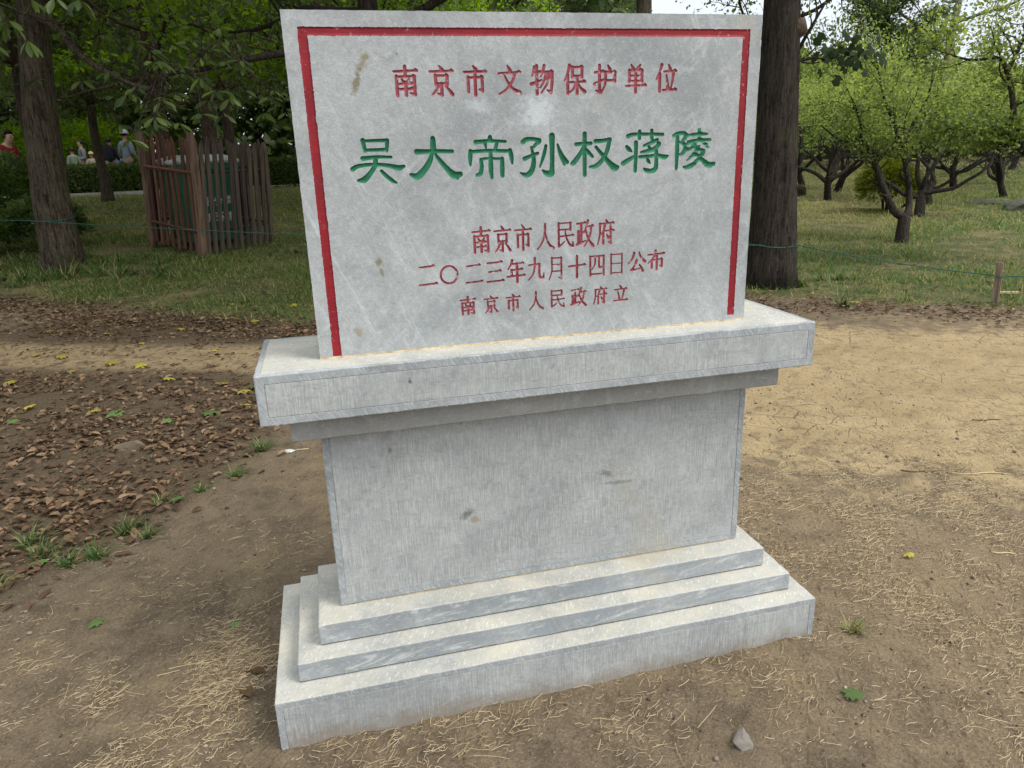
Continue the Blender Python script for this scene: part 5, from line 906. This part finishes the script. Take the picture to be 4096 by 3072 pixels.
# ------------------------------------------------------------------ ropes and stake
M_ROPE = plain('green_rope', (.028, .115, .085), .7, .25, 200); M_STAKE = wood('stake_wood', (.10, .075, .05), (.26, .20, .14))
def rope(pts, label, rr=.0048):
    G = Geo(); p0 = Vector(pts[0][0]); [G.tube(np.array([Vector(q)-p0 for q in s]), rr, 6) for s in pts]; V = G.mesh('rope', [M_ROPE], True); return put('rope', V, None, p0, label=label, cat='rope')
def sag(a, b, s, n=18): t = np.linspace(0, 1, n)[:, None]; a, b = np.array(a), np.array(b); p = a+(b-a)*t; p[:, 2] -= (4*s*t*(1-t))[:, 0]; return p
def ring(c, r, z0, n=28, tilt=.03): a = np.linspace(0, 2*math.pi, n); return np.column_stack([c[0]+r*np.cos(a), c[1]+r*np.sin(a), z0+tilt*np.sin(a)])
otr = .285
def one_rope(paths, label):
    big_ = []
    for p in paths: big_ += [list(q) for q in p]
    return rope([big_], label)
one_rope([sag((-7.6, 10.6, 1.02), (-4.36, 9.18, .86), .02), ring((-4.10, 9.37), otr, .87)[18:], ring((-4.10, 9.37), otr, .87)[:19], sag((-4.30, 9.15, .855), (3.93, 4.98, .47), .06, 40), ring((4.15, 5.14), .262, .475)[17:], ring((4.15, 5.14), .262, .475)[:20]], 'thin green rope strung from the old left tree behind the tablet to the dark trunk')
one_rope([sag((4.25, 4.885, .47), (5.47, 3.44, .255), .03, 24), ring((5.46, 3.46), .034, .255, 14, .004), sag((5.50, 3.44, .255), (7.9, 1.4, .35), .03)], 'thin green rope running from the dark trunk to the short stake on the right')
g = Geo(); g.box((0, 0, .17), (.062, .045, .42)); g.box((.012, -.02, .17), (.03, .02, .39)); stk = put('wooden_stake', g.mesh('wooden_stake', [M_STAKE]), None, (5.45, 3.47, 0), (-.04, .05, .6), label='short squared wooden stake holding the rope in the grass', cat='stake')
g = Geo(); g.box((0, 0, .02), (.22, .03, .02)); put('wood_offcut', g.mesh('wood_offcut', [M_STRAWSTALK]), None, (5.9, 3.75, G_(5.9, 3.75)), (0, .05, -.2), label='pale stick of wood lying in the grass beside the stake', cat='stick')
g = Geo(); g.tube([(0, 0, -.05), (0, 0, .2), (.01, 0, .24)], [.17, .15, .14], 14, rough=.05); put('tree_stump', g.mesh('tree_stump', [B_PLUM], True), None, (10.75, 14.1, H(10.75, 14.1)), label='low cut stump in the dry grass right of the dark trunk', cat='stump')
wr = empty('sweet_wrapper', (-.86, 1.86, G_(-.86, 1.86)), 'small crumpled white and green wrapper on a stick lying left of the plinth', 'wrapper', None, .2)
put('wrapper', rock_mesh('wrapper', 31, 3, (1.2, .8, .35), .9, plain('white_foil', (.55, .58, .54), .5, .25, 60), 9, .8), wr, (0, 0, .008), None, .026)
g = Geo(); g.tube([(.02, 0, .006), (.06, -.004, .005), (.10, -.012, .004)], .0022, 6); put('stick', g.mesh('stick', [M_STRAWSTALK], True), wr)
# kerb along the hedge and the walk behind it
g = Geo(); g.box((-6.5, 22.3, H(-6.5, 22.3)+.03), (9.0, .16, .14)); put('kerb', g.mesh('kerb', [plain('kerb_concrete', (.36, .35, .32), .9, .2, 12)]), kind='structure')
g = Geo(); g.box((-7, 26.4, H(-7, 26.4)+.0), (34, 5.2, .05)); put('walkway', g.mesh('walkway', [plain('walk_paving', (.30, .28, .25), .9, .2, 3)]), kind='structure')
# ------------------------------------------------------------------ people
SK = plain('skin', (.46, .28, .20), .55, .08); HAIR = plain('black_hair', (.014, .012, .011), .45, .3, 60)
def cloth(name, c): return plain(name, c, .85, .18, 25)
def skin(name, vs, es, mt, parent, root=0, sub=2):
    me = bpy.data.meshes.new(name); me.from_pydata([v[:3] for v in vs], es, []); me.materials.append(mt); o = put(name, me, parent)
    m = o.modifiers.new('skin', 'SKIN'); m.use_smooth_shade = True
    for i, v in enumerate(vs):
        d = me.skin_vertices[0].data[i]; d.radius = (v[3], v[4] if len(v) > 4 else v[3]); d.use_root = i == root
    s = o.modifiers.new('sub', 'SUBSURF'); s.levels = s.render_levels = sub; return o
def person(loc, yaw, ht, label, shirt, trous, hat=None, tail=False, bow=0.0, pack=None, group=None, arm=.15):
    k = ht/1.70; e = empty('person', loc, label, 'person', group, yaw); hy = -.02-bow*.10; hz = -bow*.04
    S = lambda x, y, z, a, b=None: (x*k, y*k, z*k, a*k, (b or a)*k)
    vs = [S(0, 0, .92, .125, .10), S(0, .0, 1.10, .120, .095), S(0, -.01, 1.30, .145, .105), S(0, 0, 1.41, .085, .07), S(0, hy*.5, 1.49+hz*.4, .048), S(0, hy, 1.56+hz, .070, .078), S(0, hy-.005, 1.635+hz, .074, .088), S(0, hy, 1.685+hz, .050, .06)]
    es = [(0, 1), (1, 2), (2, 3), (3, 4), (4, 5), (5, 6), (6, 7)]
    for s in (-1, 1):
        b = len(vs); vs += [S(s*.165, 0, 1.385, .056), S(s*.215, .02, 1.12, .042), S(s*.20, -.10-arm*.4, .93+arm*.35, .033), S(s*.19, -.15-arm*.5, .86+arm*.42, .038, .02), S(s*.185, -.18-arm*.55, .79+arm*.46, .022, .012)]; es += [(3, b), (b, b+1), (b+1, b+2), (b+2, b+3), (b+3, b+4)]
        b = len(vs); st = .10*s; vs += [S(s*.085, 0, .84, .088, .09), S(s*.095, -.02+st*.3, .48, .060), S(s*.095, .03-st*.5, .09, .042), S(s*.10, -.03-st*.5, .035, .042, .035), S(s*.11, -.13-st*.5, .025, .035, .022)]; es += [(0, b), (b, b+1), (b+1, b+2), (b+2, b+3), (b+3, b+4)]
    skin('body', vs, es, SK, e)
    sv_ = [S(0, .0, .90, .150, .125), S(0, 0, 1.10, .145, .118), S(0, -.01, 1.30, .168, .128), S(0, 0, 1.405, .10, .085)]; se = [(0, 1), (1, 2), (2, 3)]
    for s in (-1, 1): b = len(sv_); sv_ += [S(s*.168, 0, 1.375, .078), S(s*.215, .02, 1.13, .060), S(s*.205, -.06-arm*.25, 1.0+arm*.2, .052)]; se += [(3, b), (b, b+1), (b+1, b+2)]
    skin('shirt', sv_, se, shirt, e)
    tv_ = [S(0, 0, .92, .148, .125)]; te = []
    for s in (-1, 1): b = len(tv_); st = .10*s; tv_ += [S(s*.085, 0, .82, .108, .108), S(s*.095, -.02+st*.3, .48, .080), S(s*.095, .03-st*.5, .11, .062)]; te += [(0, b), (b, b+1), (b+1, b+2)]
    skin('trousers', tv_, te, trous, e)
    c = Vector((0, hy*k, (1.635+hz)*k)); bm = bmesh.new(); bmesh.ops.create_uvsphere(bm, u_segments=18, v_segments=12, radius=1); bmesh.ops.delete(bm, geom=[v for v in bm.verts if v.co.z < -.55 or (v.co.y < -.35 and v.co.z < .38)], context='VERTS')
    for v in bm.verts: v.co = Vector((v.co.x*.093*k, (v.co.y*.108+.008)*k, (v.co.z*.100+.018)*k))
    me = bpy.data.meshes.new('hair'); bm.to_mesh(me); bm.free(); me.materials.append(HAIR); [setattr(p, 'use_smooth', True) for p in me.polygons]; put('hair', me, e, c)
    if tail: skin('ponytail', [(0, .085*k, (1.66+hz)*k, .035*k), (0, .16*k, (1.62+hz)*k, .042*k), (0, .19*k, (1.48+hz)*k, .034*k), (0, .18*k, (1.36+hz)*k, .012*k)], [(0, 1), (1, 2), (2, 3)], HAIR, e)
    fc = Geo(); y0 = (hy-.088)*k
    for s in (-1, 1): fc.box((s*.030*k, y0-.001, (1.642+hz)*k), (.022*k, .012*k, .010*k))
    put('eyes', fc.mesh('eyes', [HAIR]), e); fn = Geo(); fn.tube([(0, y0+.012*k, (1.645+hz)*k), (0, y0-.014*k, (1.612+hz)*k), (0, y0+.01*k, (1.60+hz)*k)], [.008*k, .014*k, .006*k], 8); put('nose', fn.mesh('nose', [SK], True), e)
    if hat is not None:
        V = []; F = []; pr = [(.0, .118), (.05, .112), (.085, .085), (.103, .045), (.104, .035), (.106, .0)]; n = 20
        for r_, z in pr:
            for i in range(n): a = 2*math.pi*i/n; br = 1.0+(.55 if r_ > .105 and math.sin(a) < -.5 else 0.0); V.append((r_*k*math.cos(a), r_*k*1.08*math.sin(a)*br+.004*k, z*k))
        for i in range(len(pr)-1):
            for q in range(n): F.append((i*n+q, (i+1)*n+q, (i+1)*n+(q+1) % n, i*n+(q+1) % n))
        put('cap', mesh('cap', V, F, hat, smooth=True), e, c+Vector((0, 0, .035*k)))
    return e
def backpack(loc, yaw, mt, label, s=1.0):
    e = empty('backpack', loc, label, 'backpack', None, yaw); V, F = loft([(rrect(.26*s, .12*s, .05), 0), (rrect(.30*s, .17*s, .06), .06*s), (rrect(.30*s, .16*s, .06), .32*s), (rrect(.22*s, .10*s, .04), .42*s)]); put('body', mesh('bag_body', V, F, mt, smooth=False), e)
    V, F = loft([(rrect(.20*s, .05*s, .02), .06*s), (rrect(.20*s, .05*s, .02), .2*s)]); put('pocket', mesh('pocket', V, F, mt), e, (0, .10*s, 0))
    for q in (-1, 1): G = Geo(); G.tube(crom([(q*.08*s, -.07*s, .40*s), (q*.09*s, -.20*s, .46*s), (q*.10*s, -.27*s, .3*s), (q*.10*s, -.08*s, .06*s)], 4), .012*s, 6); put('strap', G.mesh('strap', [mt], True), e)
C_RED = cloth('dark_red_cloth', (.16, .012, .018)); C_GREY = cloth('grey_cloth', (.20, .21, .22)); C_SAGE = cloth('sage_cloth', (.22, .27, .20)); C_BEIGE = cloth('beige_cloth', (.48, .40, .32)); C_WHITE = cloth('white_cloth', (.62, .64, .68)); C_BLUE = cloth('blue_cloth', (.10, .19, .42)); C_NAVY = cloth('navy_cloth', (.022, .026, .036)); C_DENIM = cloth('denim_cloth', (.24, .29, .36)); C_YEL = cloth('pale_yellow_cloth', (.62, .52, .26)); C_CRIM = cloth('crimson_cloth', (.42, .03, .04)); C_DARK = cloth('dark_trousers', (.04, .042, .05))
def hz(x, y): return H(x, y)
person((-6.15, 14.25, hz(-6.15, 14.25)), 1.1, 1.74, 'black haired person in a dark red shirt looking down behind the shrub at the left', C_RED, C_DARK, bow=.9)
person((-8.05, 26.1, hz(-8, 26)+.03), -1.1, 1.62, 'ponytailed person in a grey jacket walking behind the hedge', C_GREY, C_DARK, tail=True, arm=.5)
person((-8.1, 25.2, hz(-8, 25)+.03), -2.6, 1.36, 'short haired child in a sage green shirt beside the ponytailed person', C_SAGE, C_DARK)
person((-7.75, 25.9, hz(-7.75, 25.9)+.03), .4, 1.22, 'small child in a pale yellow cap and beige top behind the hedge', C_BEIGE, C_DARK, hat=C_YEL)
person((-7.85, 28.1, hz(-7.8, 28)+.03), 2.8, 1.22, 'small child in a white and blue top farther back on the path', C_WHITE, C_BLUE)
person((-8.1, 28.9, hz(-8, 28.6)+.03), 2.4, 1.30, 'child in a dark crimson top far back on the path', C_CRIM, C_DARK)
person((-7.45, 28.1, hz(-7.5, 28)+.03), .3, 1.22, 'small child in a red cap and blue top on the path', C_BLUE, C_DARK, hat=C_CRIM)
p_ = person((-6.85, 24.6, hz(-6.85, 24.6)+.03), 2.95, 1.60, 'dark clothed person carrying a black backpack behind the hedge', C_NAVY, C_DARK)
backpack((-6.88, 24.42, hz(-6.85, 24.6)+.03+.98), 2.95+math.pi, C_NAVY, 'black backpack on the back of the dark clothed person', 1.05)
person((-6.28, 24.2, hz(-6.2, 24)+.03), 2.7, 1.78, 'tall person in a white cap and pale denim jacket beside the wooden pen', C_DENIM, C_DARK, hat=C_WHITE)
